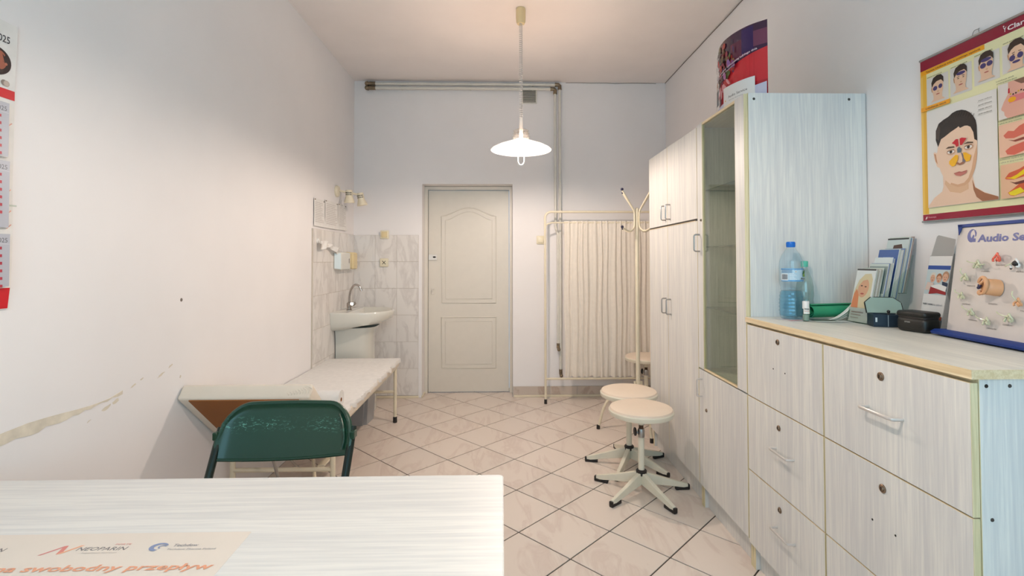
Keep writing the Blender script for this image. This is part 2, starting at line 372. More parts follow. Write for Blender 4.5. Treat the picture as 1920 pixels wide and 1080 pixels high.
# ------------------------------------------------------------------ room shell
def shell():
    T = .14
    # opening of the door in the back wall
    dx0, dx1, dz = -.762, .103, 2.035
    b = MB(); b.box(XL-T, dx0, YB, YB+.21, 0, ZC, 0); b.box(dx1, XR+T, YB, YB+.21, 0, ZC, 0); b.box(dx0, dx1, YB, YB+.21, dz, ZC, 0)
    wb = struct(obj('wall_back', b, 'wall'))
    b = MB(); b.box(XL-T, XL, YF-T, YB, 0, ZC, 0); wl = struct(obj('wall_left', b, 'wall'))
    b = MB(); b.box(XR, XR+T, YF-T, YB, 0, ZC, 0); wr = struct(obj('wall_right', b, 'wall'))
    b = MB(); wx0, wx1, wz0, wz1 = -.8, 1.2, .95, 2.55
    b.box(XL, wx0, YF-T, YF, 0, ZC, 0); b.box(wx1, XR, YF-T, YF, 0, ZC, 0); b.box(wx0, wx1, YF-T, YF, 0, wz0, 0); b.box(wx0, wx1, YF-T, YF, wz1, ZC, 0)
    struct(obj('wall_front', b, 'wall'))
    wi = thing('window_1', (.2, YF-.07, wz0), None, None); struct(wi)
    b = MB(); y0, y1 = YF-.1, YF-.05
    b.box(wx0, wx1, y0, y1, wz0, wz0+.06); b.box(wx0, wx1, y0, y1, wz1-.06, wz1)
    for x in (wx0, .17, wx1-.06): b.box(x, x+.06, y0, y1, wz0+.06, wz1-.06)
    obj('window_frame', b, 'white', wi)
    b = MB(); b.box(wx0+.02, wx1-.02, YF-.08, YF-.074, wz0+.02, wz1-.02, 0); obj('pane', b, 'glass', wi)
    b = MB(); b.box(XL-T, XR+T, YF-T, YB+.21, ZC, ZC+.12, 0); struct(obj('ceiling', b, 'ceiling'))
    b = MB(); b.box(XL-T, XR+T, YF-T, YB+.35, -.1, -.0035, 0); fl = struct(obj('floor', b, 'grout'))
    # diagonal floor tiles
    s, phi, X0, Y0 = .31053, -.00362, .30077, 3.08273
    c, n = math.cos(phi), math.sin(phi)
    def rt(x, y): return (c*x-n*y, n*x+c*y)
    e1 = rt(.70711, -.70711); e2 = rt(-.70711, -.70711)
    g = .0035
    def clip(poly, rect):
        for ax, lim, sg in ((0, rect[0], 1), (0, rect[1], -1), (1, rect[2], 1), (1, rect[3], -1)):
            out = []
            for i in range(len(poly)):
                p, q = poly[i], poly[(i+1) % len(poly)]; dp, dq = sg*(p[ax]-lim), sg*(q[ax]-lim)
                if dp >= 0: out.append(p)
                if (dp > 0 > dq) or (dp < 0 < dq):
                    t = dp/(dp-dq); out.append((p[0]+(q[0]-p[0])*t, p[1]+(q[1]-p[1])*t))
            poly = out
            if len(poly) < 3: return []
        return poly
    h = s/2-g; full = None; m0 = Matrix.Rotation(math.atan2(e1[1], e1[0]), 4, 'Z')
    for a in range(-30, 31):
        for d in range(-30, 31):
            cx, cy = X0+(a+.5)*s*e1[0]+(d+.5)*s*e2[0], Y0+(a+.5)*s*e1[1]+(d+.5)*s*e2[1]
            if not (XL-.25 < cx < XR+.25 and YF-.25 < cy < YB+.45): continue
            pts = [(cx+i*h*e1[0]+j*h*e2[0], cy+i*h*e1[1]+j*h*e2[1]) for i, j in ((1, 1), (1, -1), (-1, -1), (-1, 1))]
            polys = [clip(pts, (XL+.002, XR-.002, YF+.002, YB-.003)), clip(pts, (dx0+.003, dx1-.003, YB-.003, YB+.2))]
            for k, p in enumerate(polys):
                if not p: continue
                ar = abs(sum(p[i][0]*p[(i+1) % len(p)][1]-p[(i+1) % len(p)][0]*p[i][1] for i in range(len(p))))/2
                if ar < .0004: continue
                if ar > .999*(2*h)**2 and full:
                    o = full.copy(); COL.objects.link(o); o.parent = fl; o.location = (cx, cy, 0); continue
                b = MB(); jz = 0
                t = bmesh.new(); area_f = t.faces.new([t.verts.new((x, y, 0)) for x, y in p])
                if area_f.normal.z < 0 or sum(p[i][0]*p[(i+1) % len(p)][1]-p[(i+1) % len(p)][0]*p[i][1] for i in range(len(p))) < 0: bmesh.ops.reverse_faces(t, faces=t.faces[:])
                r = bmesh.ops.extrude_face_region(t, geom=t.faces[:]); bmesh.ops.translate(t, verts=[q for q in r['geom'] if isinstance(q, bmesh.types.BMVert)], vec=(0, 0, -.0045))
                bmesh.ops.recalc_face_normals(t, faces=t.faces[:])
                b.add(t); o = obj('tile', b, 'floor_tile', fl, origin=(cx, cy, 0))
                if ar > .999*(2*h)**2 and full is None: full = o
    # wall tiles, back and left
    def tileset(parent, fn, cols, rows):
        for (u0, u1) in cols:
            for (z0, z1) in rows:
                b = MB(); fn(b, u0+.0012, u1-.0012, z0+.0012, z1-.0012); obj('tile', b, 'wall_tile', parent, origin=fn(None, u0, u1, z0, z1))
    rows = [(.024+i*.2535, .024+(i+1)*.2535) for i in range(6)]
    cb = [(-.795-.2055*(i+1), -.795-.2055*i) for i in range(3)]
    cb[2] = (XL, cb[2][1])
    def fb(b, u0, u1, z0, z1):
        if b is None: return ((u0+u1)/2, YB, (z0+z1)/2)
        b.box(u0, u1, YB-.009, YB, z0, z1, .0012)
    def flf(b, u0, u1, z0, z1):
        if b is None: return (XL, (u0+u1)/2, (z0+z1)/2)
        b.box(XL, XL+.009, u0, u1, z0, z1, .0012)
    tileset(wb, fb, cb, rows)
    y1 = YB-.009; cl = []
    y = y1
    while y > 3.75: cl.append((max(y-.2055, 3.733), y)); y -= .2055
    tileset(wl, flf, cl, rows)
    b = MB(); b.box(-.795-3*.2055, -.795, YB-.006, YB, .02, 1.545, 0); obj('tile_grout', b, 'wgrout', wb)
    b = MB(); b.box(XL, XL+.006, 3.735, YB-.006, .02, 1.545, 0); obj('tile_grout', b, 'wgrout', wl)
    # skirting tiles right of the door
    bb = struct(thing('baseboard_back', (.8, YB, 0), None, None))
    x = .105
    for x2 in (.41, .717, 1.024, 1.331, XR-.002):
        b = MB(); b.box(x+.001, x2-.001, YB-.009, YB, .022, .098, .0012); obj('tile', b, 'skirt_tile', bb, origin=((x+x2)/2, YB-.004, .06)); x = x2
    b = MB(); b.box(.105, XR-.002, YB-.006, YB, .01, .1, 0); obj('tile_grout', b, 'wgrout', bb)
    t1 = struct(thing('trim_1', (0, YB, 0), None, None))
    b = MB(); b.box(.112, XR-.002, YB-.014, YB-.0, 0, .02, .003); b.box(-1.4, -.79, YB-.014, YB, 0, .02, .003); b.box(-.765, -.752, YB-.005, YB+.17, 0, .018, .003)
    obj('sealant_strip', b, 'cream', t1)
    # plaster damage on left wall
    b = MB(); up = [(1.30, .80), (1.449, .822), (1.53, .826), (1.60, .823), (1.654, .819), (1.70, .815), (1.76, .812), (1.80, .812), (1.84, .814), (1.90, .826)]
    lo = []
    for i in range(26):
        t = i/25; yy = 1.90-.60*t; lo.append((yy, (.819-(.004+.026*min(1, t*1.6))+random.uniform(-.006, .005))))
    b.prism([(XL+.0004, y, z) for y, z in up+lo], (.0016, 0, 0)); obj('plaster_patch', b, 'plaster', wl)
    b = MB()
    for (y, z, w_, h_) in ((1.955, .83, .02, .005), (2.0, .845, .012, .004), (2.11, .835, .03, .006), (2.17, .86, .022, .005), (2.235, .80, .006, .008), (1.75, .76, .012, .003), (1.87, .795, .02, .012), (1.83, .785, .03, .008)):
        pts = [(XL+.0003, y+w_*math.cos(a)*random.uniform(.5, 1), z+h_*math.sin(a)*random.uniform(.5, 1)+.25*w_*math.cos(a)) for a in [2*PI*i/9 for i in range(9)]]
        b.prism(pts, (.0006, 0, 0))
    obj('plaster_chips', b, 'plaster', wl)
    b = MB(); b.ball((XL, 2.236, 1.135), .008, .35, 1, 1, 10); obj('wall_plug', b, 'crack', wl)
    # cracks / sealant along ceiling line at right
    b = MB(); pts = [(XR-.003, 4.78-i*.14, ZC-.004+random.uniform(-.003, .002)) for i in range(24)]
    b.tube(pts, .0028, 6); obj('ceiling_crack', b, 'crack', wr)
    b = MB(); pts = [(.62+i*.08, YB-.002, ZC-.006+random.uniform(-.004, .003)) for i in range(12)]
    b.tube(pts, .002, 6); obj('ceiling_crack', b, 'crack', wb)
    # door
    d = struct(thing('door_1', (-.33, YB+.2, 0), None, None)); yd = YB+.175
    b = MB(); x0, x1 = dx0, dx1
    b.box(x0, x0+.032, yd-.03, yd+.05, 0, dz-.002, .002); b.box(x1-.03, x1, yd-.03, yd+.05, 0, dz-.002, .002); b.box(x0+.03, x1-.03, yd-.03, yd+.05, dz-.035, dz-.002, .002)
    obj('door_frame', b, 'door', d)
    lx0, lx1, lz1 = x0+.035, x1-.033, dz-.04
    b = MB(); b.box(lx0, lx1, yd, yd+.04, .006, lz1, .002); leaf = obj('door_leaf', b, 'door', d)
    # moulded panels as raised beads
    pcx = (lx0+lx1)/2; hw = (lx1-lx0)/2-.13
    def bead(pts, r=.007):
        b2 = MB(); b2.tube(pts, r, 8, closed=True); return b2
    zt = 1.74; up_pts = [(pcx-hw, yd, .88), (pcx+hw, yd, .88), (pcx+hw, yd, zt)]
    for i in range(1, 16):
        t = i/16; x = pcx+hw-2*hw*t; e = math.sin(PI*t); up_pts.append((x, yd, zt+.085*e**1.6))
    up_pts.append((pcx-hw, yd, zt))
    obj('panel_moulding', bead(up_pts), 'door', leaf)
    inner = [(pcx+(x-pcx)*.86, y, z+(.04 if z < 1 else -.04)) for x, y, z in up_pts]; obj('panel_moulding', bead(inner, .004), 'door', leaf)
    for k, r in ((1, .007), (.86, .004)):
        e = .04*(k < 1); obj('panel_moulding', bead([(pcx-hw*k, yd, .24+e), (pcx+hw*k, yd, .24+e), (pcx+hw*k, yd, .74-e), (pcx-hw*k, yd, .74-e)], r), 'door', leaf)
    b = MB(); b.box(lx0+.002, lx0+.085, yd-.014, yd, 1.305, 1.36, .003); lk = obj('lock_case', b, 'white', d)
    b = MB(); b.ball((lx0+.06, yd-.015, 1.335), .012, 1.3, .5, .7, 12); obj('lock_knob', b, 'black', lk)
    b = MB(); b.box(lx0+.03, lx0+.062, yd-.006, yd, .965, 1.03, .002); b.lathe([(.008, 0), (.007, .04)], (lx0+.046, yd-.004, 1.01), 12, Matrix.Rotation(PI/2, 4, 'X')); h = obj('latch_plate', b, 'door', d)
shell()

# ------------------------------------------------------------------ pipes, vent, switches
def pipes():
    for nm_, z, x1, zb, lab in (('heating_pipe', 2.985, .556, .23, 'upper white painted heating pipe turning down behind the curtain, lower valve'), ('heating_pipe', 2.944, .512, .475, 'lower white painted heating pipe under the other, ending in the higher valve')):
        y = YB-.045
        t = thing(nm_, (x1, YB, zb), lab, 'pipe', 'heating pipes on the far wall')
        b = MB(); b.tube([(-1.24, y, z), (x1-.02, y, z)], .0135, 14); obj('horizontal_pipe', b, 'pipew', t)
        xe = x1 if zb < .3 else x1
        b = MB(); b.tube([(x1, y, z-.02), (x1, y, 1.62), (x1+(.0 if zb < .3 else .022), y, 1.55), (x1+(.0 if zb < .3 else .022), y, zb+.03)], .0125, 14); obj('vertical_pipe', b, 'pipew', t)
        b = MB(); b.tube([(x1-.04, y, z), (x1-.012, y, z), (x1, y, z-.012), (x1, y, z-.045)], .0175, 12); b.tube([(x1-.046, y, z), (x1-.036, y, z)], .0195, 12); b.tube([(x1, y, z-.04), (x1, y, z-.05)], .0195, 12)
        obj('elbow', b, 'brass', t)
        b = MB(); b.tube([(-1.265, y, z), (-1.20, y, z)], .017, 12)
        for k in range(4): b.tube([(-1.25+k*.014, y, z), (-1.245+k*.014, y, z)], .0205, 12)
        b.ball((-1.28, y, z), .022, 1, 1, 1, 14); b.tube([(-1.28, y, z), (-1.28, YB, z)], .012, 10); obj('end_joint', b, 'brass', t)
        b = MB()
        for x in (-.95, -.3, .3): b.box(x-.008, x+.008, y+.008, YB, z-.006, z+.006, .001); b.tube(arc((x, y, z), .0155, 0, 2*PI, 16, 'yz')[:-1], .002, 6, True)
        obj('pipe_clip', b, 'pipew', t)
        xv = x1+(.0 if zb < .3 else .022)
        b = MB(); b.tube([(xv, y, zb+.04), (xv, y, zb-.005)], .016, 12); b.tube([(xv, y, zb), (xv, y-.045, zb-.01)], [.017, .013], 12); b.ball((xv, y-.05, zb-.012), .016, 1, 1, 1, 12); b.tube([(xv, y, zb-.005), (xv, YB, zb-.005)], .009, 8)
        obj('valve', b, 'brass', t)
    t = thing('air_vent', (.265, YB, 2.89), 'small square grey louvred vent grille behind the pipes', 'vent')
    b = MB(); x0, x1, z0, z1 = .203, .328, 2.825, 2.955
    b.box(x0, x1, YB-.003, YB, z0, z1, 0); obj('backing', b, 'dark', t)
    b = MB()
    for a, c, d, e in ((x0-.012, x1+.012, z1, z1+.012), (x0-.012, x1+.012, z0-.012, z0), (x0-.012, x0, z0, z1), (x1, x1+.012, z0, z1)): b.box(a, c, YB-.012, YB, d, e, .002)
    obj('frame', b, 'pipew', t)
    sl = None
    for k in range(10):
        z = z0+.006+k*.013
        b = MB(); b.prism([(x0, YB-.012, z), (x0, YB-.01, z-.002), (x0, YB-.003, z+.005), (x0, YB-.005, z+.007)], (x1-x0, 0, 0)); obj('slat', b, 'pipew', t)
    # switches and sockets
    def switch(x, z, lab, socket=False):
        t = thing('wall_socket' if socket else 'light_switch', (x, YB, z), lab, 'socket' if socket else 'switch'); yy = YB-(.009 if x < 0 else 0)
        b = MB(); b.box(x-.04, x+.04, yy-.018, yy, z-.04, z+.04, .007, 2); obj('plate', b, 'ivory', t)
        if socket:
            b = MB()
            for a in (PI/4, 3*PI/4): b.tube([(x-.022*math.cos(a), yy-.019, z-.022*math.sin(a)), (x+.022*math.cos(a), yy-.019, z+.022*math.sin(a))], .0028, 6)
            obj('slots', b, 'dark', t)
        else:
            b = MB(); b.box(x-.027, x+.027, yy-.026, yy-.016, z-.027, z+.027, .009, 2); obj('rocker', b, 'yellow_plastic' if x < 0 else 'ivory', t)
    switch(-1.114, 1.548, 'square cream switch with yellowed rocker above the wall tiles')
    switch(-1.118, 1.283, 'square cream wall socket set in the grey marbled tiles', True)
    switch(.372, 1.497, 'cream light switch between the door and the curtain screen')
pipes()

# ------------------------------------------------------------------ pendant lamps
def pendant(x, y, label, group, bulb='bulb'):
    t = thing('pendant_lamp', (x, y, ZC), label, 'lamp', group)
    b = MB(); b.lathe([(.026, 2.917), (.031, 2.93), (.033, 2.96), (.033, ZC-.012), (.03, ZC)], (x, y, 0), 24); obj('ceiling_cup', b, 'yellow_plastic', t)
    b = MB()
    pts = []; n = 46
    for i in range(n*8+1):
        a = i/8*2*PI; pts.append((x+.0095*math.cos(a), y+.0095*math.sin(a), 2.925-(2.925-2.27)*i/(n*8)))
    b.tube(pts, .0032, 6); obj('coiled_cord', b, 'cable', t)
    b = MB(); b.lathe([(.007, 2.275), (.011, 2.27), (.013, 2.20), (.012, 2.185), (.012, 2.08)], (x, y, 0), 16); obj('cord_sleeve', b, 'white', t)
    b = MB()
    for z, r in ((2.182, .054), (2.163, .057), (2.142, .062)):
        b.lathe([(.014, z+.004), (r-.01, z+.006), (r, z), (r-.004, z-.006), (r-.012, z-.002), (.014, z-.001)], (x, y, 0), 32)
    for k in range(3):
        a = k*2*PI/3+.5; b.tube([(x+.045*math.cos(a), y+.045*math.sin(a), 2.182), (x+.045*math.cos(a), y+.045*math.sin(a), 2.118)], .003, 6)
    obj('collar', b, 'glassring', t)
    pr = [(.046, 2.121), (.05, 2.119), (.10, 2.102), (.16, 2.080), (.195, 2.062), (.206, 2.052)]
    b = MB(); b.lathe(pr+[(r-.004 if r > .2 else r, z-.003) for r, z in pr[::-1]], (x, y, 0), 64, cap=False); obj('shade', b, 'shade', t)
    b = MB(); b.lathe([(0, 2.115), (.018, 2.112), (.022, 2.10), (.034, 2.078), (.034, 2.066), (.024, 2.050), (.010, 2.043), (0, 2.042)], (x, y, 0), 20); obj('bulb', b, bulb, t)
    b = MB(); pts = [(x-.022, y, 2.11), (x-.022, y, 2.05), (x-.022, y, 2.0)]+[(x+.022*math.cos(a)-0, y, 1.985+.035*math.sin(a)) for a in [PI+PI*i/12 for i in range(13)]]+[(x+.022, y, 2.0), (x+.022, y, 2.05), (x+.022, y, 2.11)]
    b.tube(pts, .0022, 6)
    b2 = MB(); b2.tube(pts, .0035, 8); b.bm.free(); obj('pull_ring', b2, 'white', t); return t
M['glassring'] = thin('ribbed_clear_plastic', '#f8f4f0', .12, .1)
pendant(.131, 3.37, 'lit pendant lamp with flat white shade hanging on a coiled cord', None)
pendant(.131, .95, 'second white pendant lamp hanging over the desk near the camera', None, 'bulb_soft')
SW_B = MB(); SW_B.bm.free()

# ------------------------------------------------------------------ cabinets
XFR = 1.05; TD = .017  # front plane of doors, door thickness
def bar_handle(parent, p0, p1, out=.03, r=.0042, mat='handle', nrm=(-1, 0, 0)):
    p0, p1, n = Vector(p0), Vector(p1), Vector(nrm); d = (p1-p0).normalized(); q = .008
    pts = [p0, p0+n*(out-q), p0+n*(out-.002)+d*.003, p0+n*out+d*q, p1+n*out-d*q, p1+n*(out-.002)-d*.003, p1+n*(out-q), p1]
    b = MB(); b.tube(pts, r, 10); return obj('handle', b, mat, parent)
def lock(parent, x, y, z, r=.011):
    b = MB(); R_ = Matrix.Rotation(-PI/2, 4, 'Y'); b.lathe([(r, 0), (r, .002), (r*.8, .004), (r*.62, .0035), (r*.55, .006), (0, .006)], (x, y, z), 20, R_); l = obj('lock', b, 'bronze', parent)
    b = MB(); b.box(x-.0068, x-.0058, y-.0012, y+.0012, z-.005, z+.005, 0); obj('keyhole', b, 'hole', l)
def dot(parent, c, r, ax, name='screw_hole', mat='hole'):
    R_ = Matrix.Rotation(-PI/2, 4, 'Y') if ax == 'x' else Matrix.Rotation(PI/2, 4, 'X')
    b = MB(); b.lathe([(r, 0), (r*.8, .0012), (0, .0014)], c, 12, R_); return obj(name, b, mat, parent)
def panel(name, parent, x0, x1, y0, y1, z0, z1, mat='woodz', edge=None):
    """board with cream edging on its -y and +y narrow sides (separate edging sub-part)"""
    b = MB(); b.box(x0, x1, y0+.0012, y1-.0012, z0, z1, .0008); o = obj(name, b, mat, parent)
    b = MB(); b.box(x0+.0002, x1-.0002, y0, y0+.0012, z0, z1, 0); b.box(x0+.0002, x1-.0002, y1-.0012, y1, z0, z1, 0)
    obj('edging', b, 'edgez', o); return o
def carcass(parent, y0, y1, z1, shelves=(), back=True, zb=.115, top=True, xf=None):
    xf = xf or XFR+TD+.0015; xw = XR-.004; s = .018
    for y, nm_ in ((y0, 'side_panel'), (y1-s, 'side_panel')):
        b = MB(); b.box(xf+.0015, xw, y, y+s, .0, z1, .0006); o = obj(nm_, b, 'woodz', parent)
        b = MB(); b.box(xf, xf+.0015, y+.0003, y+s-.0003, .0, z1, 0); obj('edging', b, 'edgez', o)
    b = MB(); b.box(xf, xw, y0+s, y1-s, zb, zb+s, .0006); obj('bottom_panel', b, 'woodin', parent)
    if top: b = MB(); b.box(xf, xw, y0+s, y1-s, z1-s, z1, .0006); obj('top_panel', b, 'edge', parent)
    b = MB(); b.box(xw-.005, xw-.001, y0+s, y1-s, zb+s, z1-s, 0); obj('back_panel', b, 'woodin', parent)
    b = MB(); b.box(xf+.02, xf+.036, y0+s, y1-s, 0, zb, .0006); obj('plinth', b, 'woodz', parent)
def wardrobe():
    y0, y1 = 2.655, 3.525
    t = thing('wardrobe', (1.3, 3.09, 0), 'tall whitewashed wardrobe with four doors, behind the stools', 'wardrobe')
    carcass(t, y0, y1, 2.022)
    ym = 3.135
    for z0, z1, hz in ((1.528, 2.02, (1.56, 1.65)), (.125, 1.516, (.968, 1.06))):
        for a, c in ((y0+.001, ym-.0015), (ym+.0015, y1-.001)):
            d = panel('door', t, XFR, XFR+TD, a, c, z0, z1)
            yh = ym-.05 if a < ym-.1 and c < ym else ym+.035
            bar_handle(d, (XFR, yh, hz[0]), (XFR, yh, hz[1]), mat='steel')
    b = MB(); b.box(XFR+.004, XFR+.014, y0+.002, y1-.002, 1.517, 1.527, 0); obj('door_rail', b, 'dark', t)
    b = MB(); b.tube([(XFR-.001, y0+.02, 1.517), (XFR-.001, y1-.02, 1.517)], .0018, 6); obj('edge_strip', b, 'edge', t)
wardrobe()
def glass_cabinet():
    y0, y1 = 2.127, 2.652; z1 = 2.032
    t = thing('display_cabinet', (1.3, 2.39, 0), 'tall whitewashed cabinet with narrow glass door, beside the drawer unit', 'cabinet')
    carcass(t, y0, y1, z1)
    d = panel('lower_door', t, XFR, XFR+TD, y0+.001, y1-.001, .122, .727)
    bar_handle(d, (XFR, 2.608, .592), (XFR, 2.608, .682), mat='handle'); lock(d, XFR, 2.555, .533, .009)
    gd = panel('glass_door', t, XFR, XFR+TD, y0+.001, 2.215, .735, z1-.004)
    b = MB(); b.box(XFR, XFR+TD, 2.585, y1-.001, .735, z1-.004, .0008); st = obj('door_stile', b, 'woodz', gd)
    b = MB(); b.box(XFR+.0002, XFR+TD, 2.5838, 2.585, .735, z1-.004, 0); obj('edging', b, 'edgez', gd)
    bar_handle(gd, (XFR, 2.625, 1.352), (XFR, 2.625, 1.44), mat='steel'); lock(gd, XFR, 2.60, 1.515, .007)
    b = MB(); b.box(XFR+.006, XFR+.010, 2.205, 2.59, .745, z1-.02, 0); obj('glass_pane', b, 'glass', gd)
    b = MB(); b.box(XFR+.001, XFR+TD-.002, 2.216, 2.583, .733, .741, .001); b.box(XFR+.001, XFR+TD-.002, 2.216, 2.583, z1-.016, z1-.004, .001); obj('door_rail', b, 'edge', gd)
    b = MB()
    for z in (1.93, 1.78, .80): b.box(XFR+TD, XFR+.03, 2.618, 2.633, z-.02, z+.02, .002)
    obj('hinge', b, 'brass', t)
    b = MB(); b.box(1.07, 1.58, y0+.018, y1-.018, .715, .733, 0); obj('fixed_shelf', b, 'woodin', t)
    b = MB(); b.box(1.07, 1.58, y1-.0215, y1-.0185, .733, 2.01, 0); obj('inner_lining', b, 'woodin', t)
    for z in (1.672, 1.372, 1.053):
        b = MB(); b.box(1.085, 1.575, y0+.02, y1-.022, z, z+.005, 0); obj('glass_shelf', b, 'shelfglass', t)
    # small wrapped thing on a shelf
    for i, (y, r, lab) in enumerate(((2.30, .016, 'small crumpled clear sachet on the middle glass shelf'), (2.235, .012, 'tiny dark clip beside the sachet on the glass shelf'))):
        b = MB(); tt = bmesh.new(); bmesh.ops.create_icosphere(tt, subdivisions=2, radius=r)
        for v in tt.verts: v.co = Vector((v.co.x*1.5, v.co.y*1.9, v.co.z*.6))*random.uniform(.75, 1.15)
        zmin = min(v.co.z for v in tt.verts)
        b.add(tt, Matrix.Translation((1.13, y, 1.3775-zmin))); props(obj('sachet' if i == 0 else 'clip', b, 'clearmould' if i == 0 else 'dark', ang=60), lab, 'packet' if i == 0 else 'clip')
    # screws on the near side panel
    for x in (1.095, 1.515): dot(t, (x, y0, 2.006), .006, 'y', 'screw', 'screw')
glass_cabinet()
def drawers():
    y0, y1, ztop = 1.10, 2.125, 1.040
    t = thing('drawer_cabinet', (1.3, 1.6, 0), 'low whitewashed cabinet of six locked drawers with blue-lit end panel', 'cabinet')
    t['label'] = 'low whitewashed cabinet of six lockable drawers under the wooden worktop'
    xf = XFR+TD+.0015; carcass(t, y0, y1, ztop, top=True)
    ym = 1.617
    b = MB(); b.box(xf, XR-.01, ym-.009, ym+.009, .133, ztop-.02, .0006); obj('partition', b, 'edgez', t)
    rows = [(.732, 1.030), (.420, .728), (.110, .416)]
    cols = [(ym+.002, y1-.003), (y0, ym-.002)]
    for ci, (a, c) in enumerate(cols):
        for ri, (z0, z1) in enumerate(rows):
            d = panel('drawer', t, XFR, XFR+TD, a+.001, c-.001, z0, z1)
            b = MB(); b.box(XFR+.0002, XFR+TD, a+.002, c-.002, z1-.0002, z1+.0008, 0); obj('edging', b, 'edge', d)
            b = MB(); b.box(xf+.004, XR-.04, a+.02, c-.02, z0+.02, z1-.05, .001); obj('drawer_box', b, 'woodin', d)
            if ci == 0:
                lock(d, XFR, 1.883, (.993, .668, .36)[ri])
                if ri == 0:
                    for y in (1.917, 1.837): dot(d, (XFR, y, .885), .0028, 'x')
                else: bar_handle(d, (XFR, 1.905, (.585, .285)[ri-1]), (XFR, 1.788, (.585, .285)[ri-1]), .028, .0048)
            else:
                lock(d, XFR, 1.366, (.984, .676, .37)[ri], .012)
                if ri != 1: bar_handle(d, (XFR, 1.415, (.888, 0, .28)[ri]), (XFR, 1.293, (.888, 0, .28)[ri]), .03, .0048)
                if ri == 1:
                    for y in (1.407, 1.324): dot(d, (XFR, y, .571), .003, 'x')
    dot(t, (1.086, y0, 1.024), .0045, 'y'); dot(t, (1.14, y0, 1.024), .0045, 'y', 'screw', 'screw'); dot(t, (1.093, y0, .727), .0045, 'y', 'screw', 'screw')
    w_ = thing('worktop', (1.3, 1.6, ztop), 'whitewashed worktop with cream front edge on the drawer cabinet', 'worktop')
    b = MB(); b.box(1.046, XR-.002, 1.093, y1-.001, ztop+.001, ztop+.022, .0008); obj('board', b, 'woody', w_)
    b = MB(); b.box(1.0435, 1.0460, 1.091, y1-.001, ztop+.0012, ztop+.0218, 0); b.box(1.0436, XR-.002, 1.0905, 1.093, ztop+.0012, ztop+.0218, 0); obj('edging', b, 'edge', w_)
drawers()
ZT = 1.0625

# ------------------------------------------------------------------ desk, advertising mat
def desk():
    t = thing('desk', (-.7, .95, 0), 'white wood-grain desk with empty top in the foreground', 'desk')
    x0, x1, y0, y1 = -1.395, .002, .58, 1.308; r = .012
    pts = [(x0, y0, .727), (x1, y0, .727)]+arc((x1-r, y1-r, .727), r, 0, PI/2, 5, 'xy')+[(x0, y1, .727)]
    b = MB(); b.prism(pts, (0, 0, .025), .0012); obj('top', b, 'woodx', t)
    b = MB(); pts2 = [(x1, y0, .7272), (x1+.001, y0, .7272), (x1+.001, y1-r, .7272)]+arc((x1-r, y1-r, .7272), r+.001, 0, PI/2, 5, 'xy')+[(x0, y1+.001, .7272), (x0, y1, .7272)]+arc((x1-r, y1-r, .7272), r, 0, PI/2, 5, 'xy')[::-1]
    b.prism(pts2, (0, 0, .0236)); obj('edging', b, 'woodx', t)
    for x in (x0+.02, x1-.075):
        b = MB(); b.box(x, x+.02, y0+.05, y1-.20, 0, .727, .001); obj('side_panel', b, 'woodz', t)
    b = MB(); b.box(x0+.04, x1-.075, .80, .818, .25, .727, .001); obj('back_panel', b, 'woodx', t)
    # mat
    z = .7525; P = Print((0, 0, z), (1, 0, 0), (0, 1, 0), (0, 0, 1), .00004)
    mt = thing('advertising_mat', (-.9, .85, z), 'cream paper desk mat with medicine adverts in grey and orange lettering', 'desk mat')
    X0, X1, Y0, Y1 = -1.28, -.515, .62, 1.05
    b = MB(); b.prism([(X0, Y0, .752), (X1+.014, Y0, .752), (X1+.001, Y1-.002, .752), (X1-.003, Y1, .752), (X0, Y1, .752)], (0, 0, .0006)); obj('sheet', b, plain('mat_paper', '#e6dacd', .5, var=.01), mt)
    P.O = Vector((0, 0, .7527))
    for ox in (0, -.23):
        P.text('NEOPARIN', -.819+ox, .990, .0165, '#77716f', .012, .092, shear=.12)
        P.poly([(-.878+ox, .976), (-.872+ox, .976), (-.846+ox, 1.006), (-.853+ox, 1.006)], '#d98a84'); P.poly([(-.853+ox, 1.006), (-.846+ox, 1.008), (-.838+ox, .984), (-.846+ox, .978)], '#dd8478'); P.poly([(-.846+ox, .978), (-.838+ox, .980), (-.815+ox, 1.008), (-.822+ox, 1.008)], '#efae86')
        P.text('heparinum natricum', -.80+ox, .980, .006, '#b9aea7', 0, .065)
    P.text('FORTE', -.757, 1.007, .0075, '#e8a79c', .01, .030)
    P.poly([(-.667+.017*math.cos(a), .998+.014*math.sin(a)) for a in [.5+i*.35 for i in range(13)]]+[(-.664+.011*math.cos(a), .998+.009*math.sin(a)) for a in [.5+i*.35 for i in range(13)][::-1]], '#8391b5')
    P.poly([(-.660+.008*math.cos(a), .998+.006*math.sin(a)) for a in [.5+i*.35 for i in range(12)]]+[(-.660+.005*math.cos(a), .998+.0035*math.sin(a)) for a in [.5+i*.35 for i in range(12)][::-1]], '#8391b5')
    P.text('Techdow', -.642, .999, .0125, '#8d8b92', .008, .048, shear=.1)
    P.text('Techdow Pharma Poland', -.646, .987, .0075, '#a19fa2', .006, .093)
    P.text('Czas na swobodny przepływ', -1.005, .925, .026, '#e9a27e', .02, .478, shear=.1)
    P.build('lettering', mt, 'print')
desk()

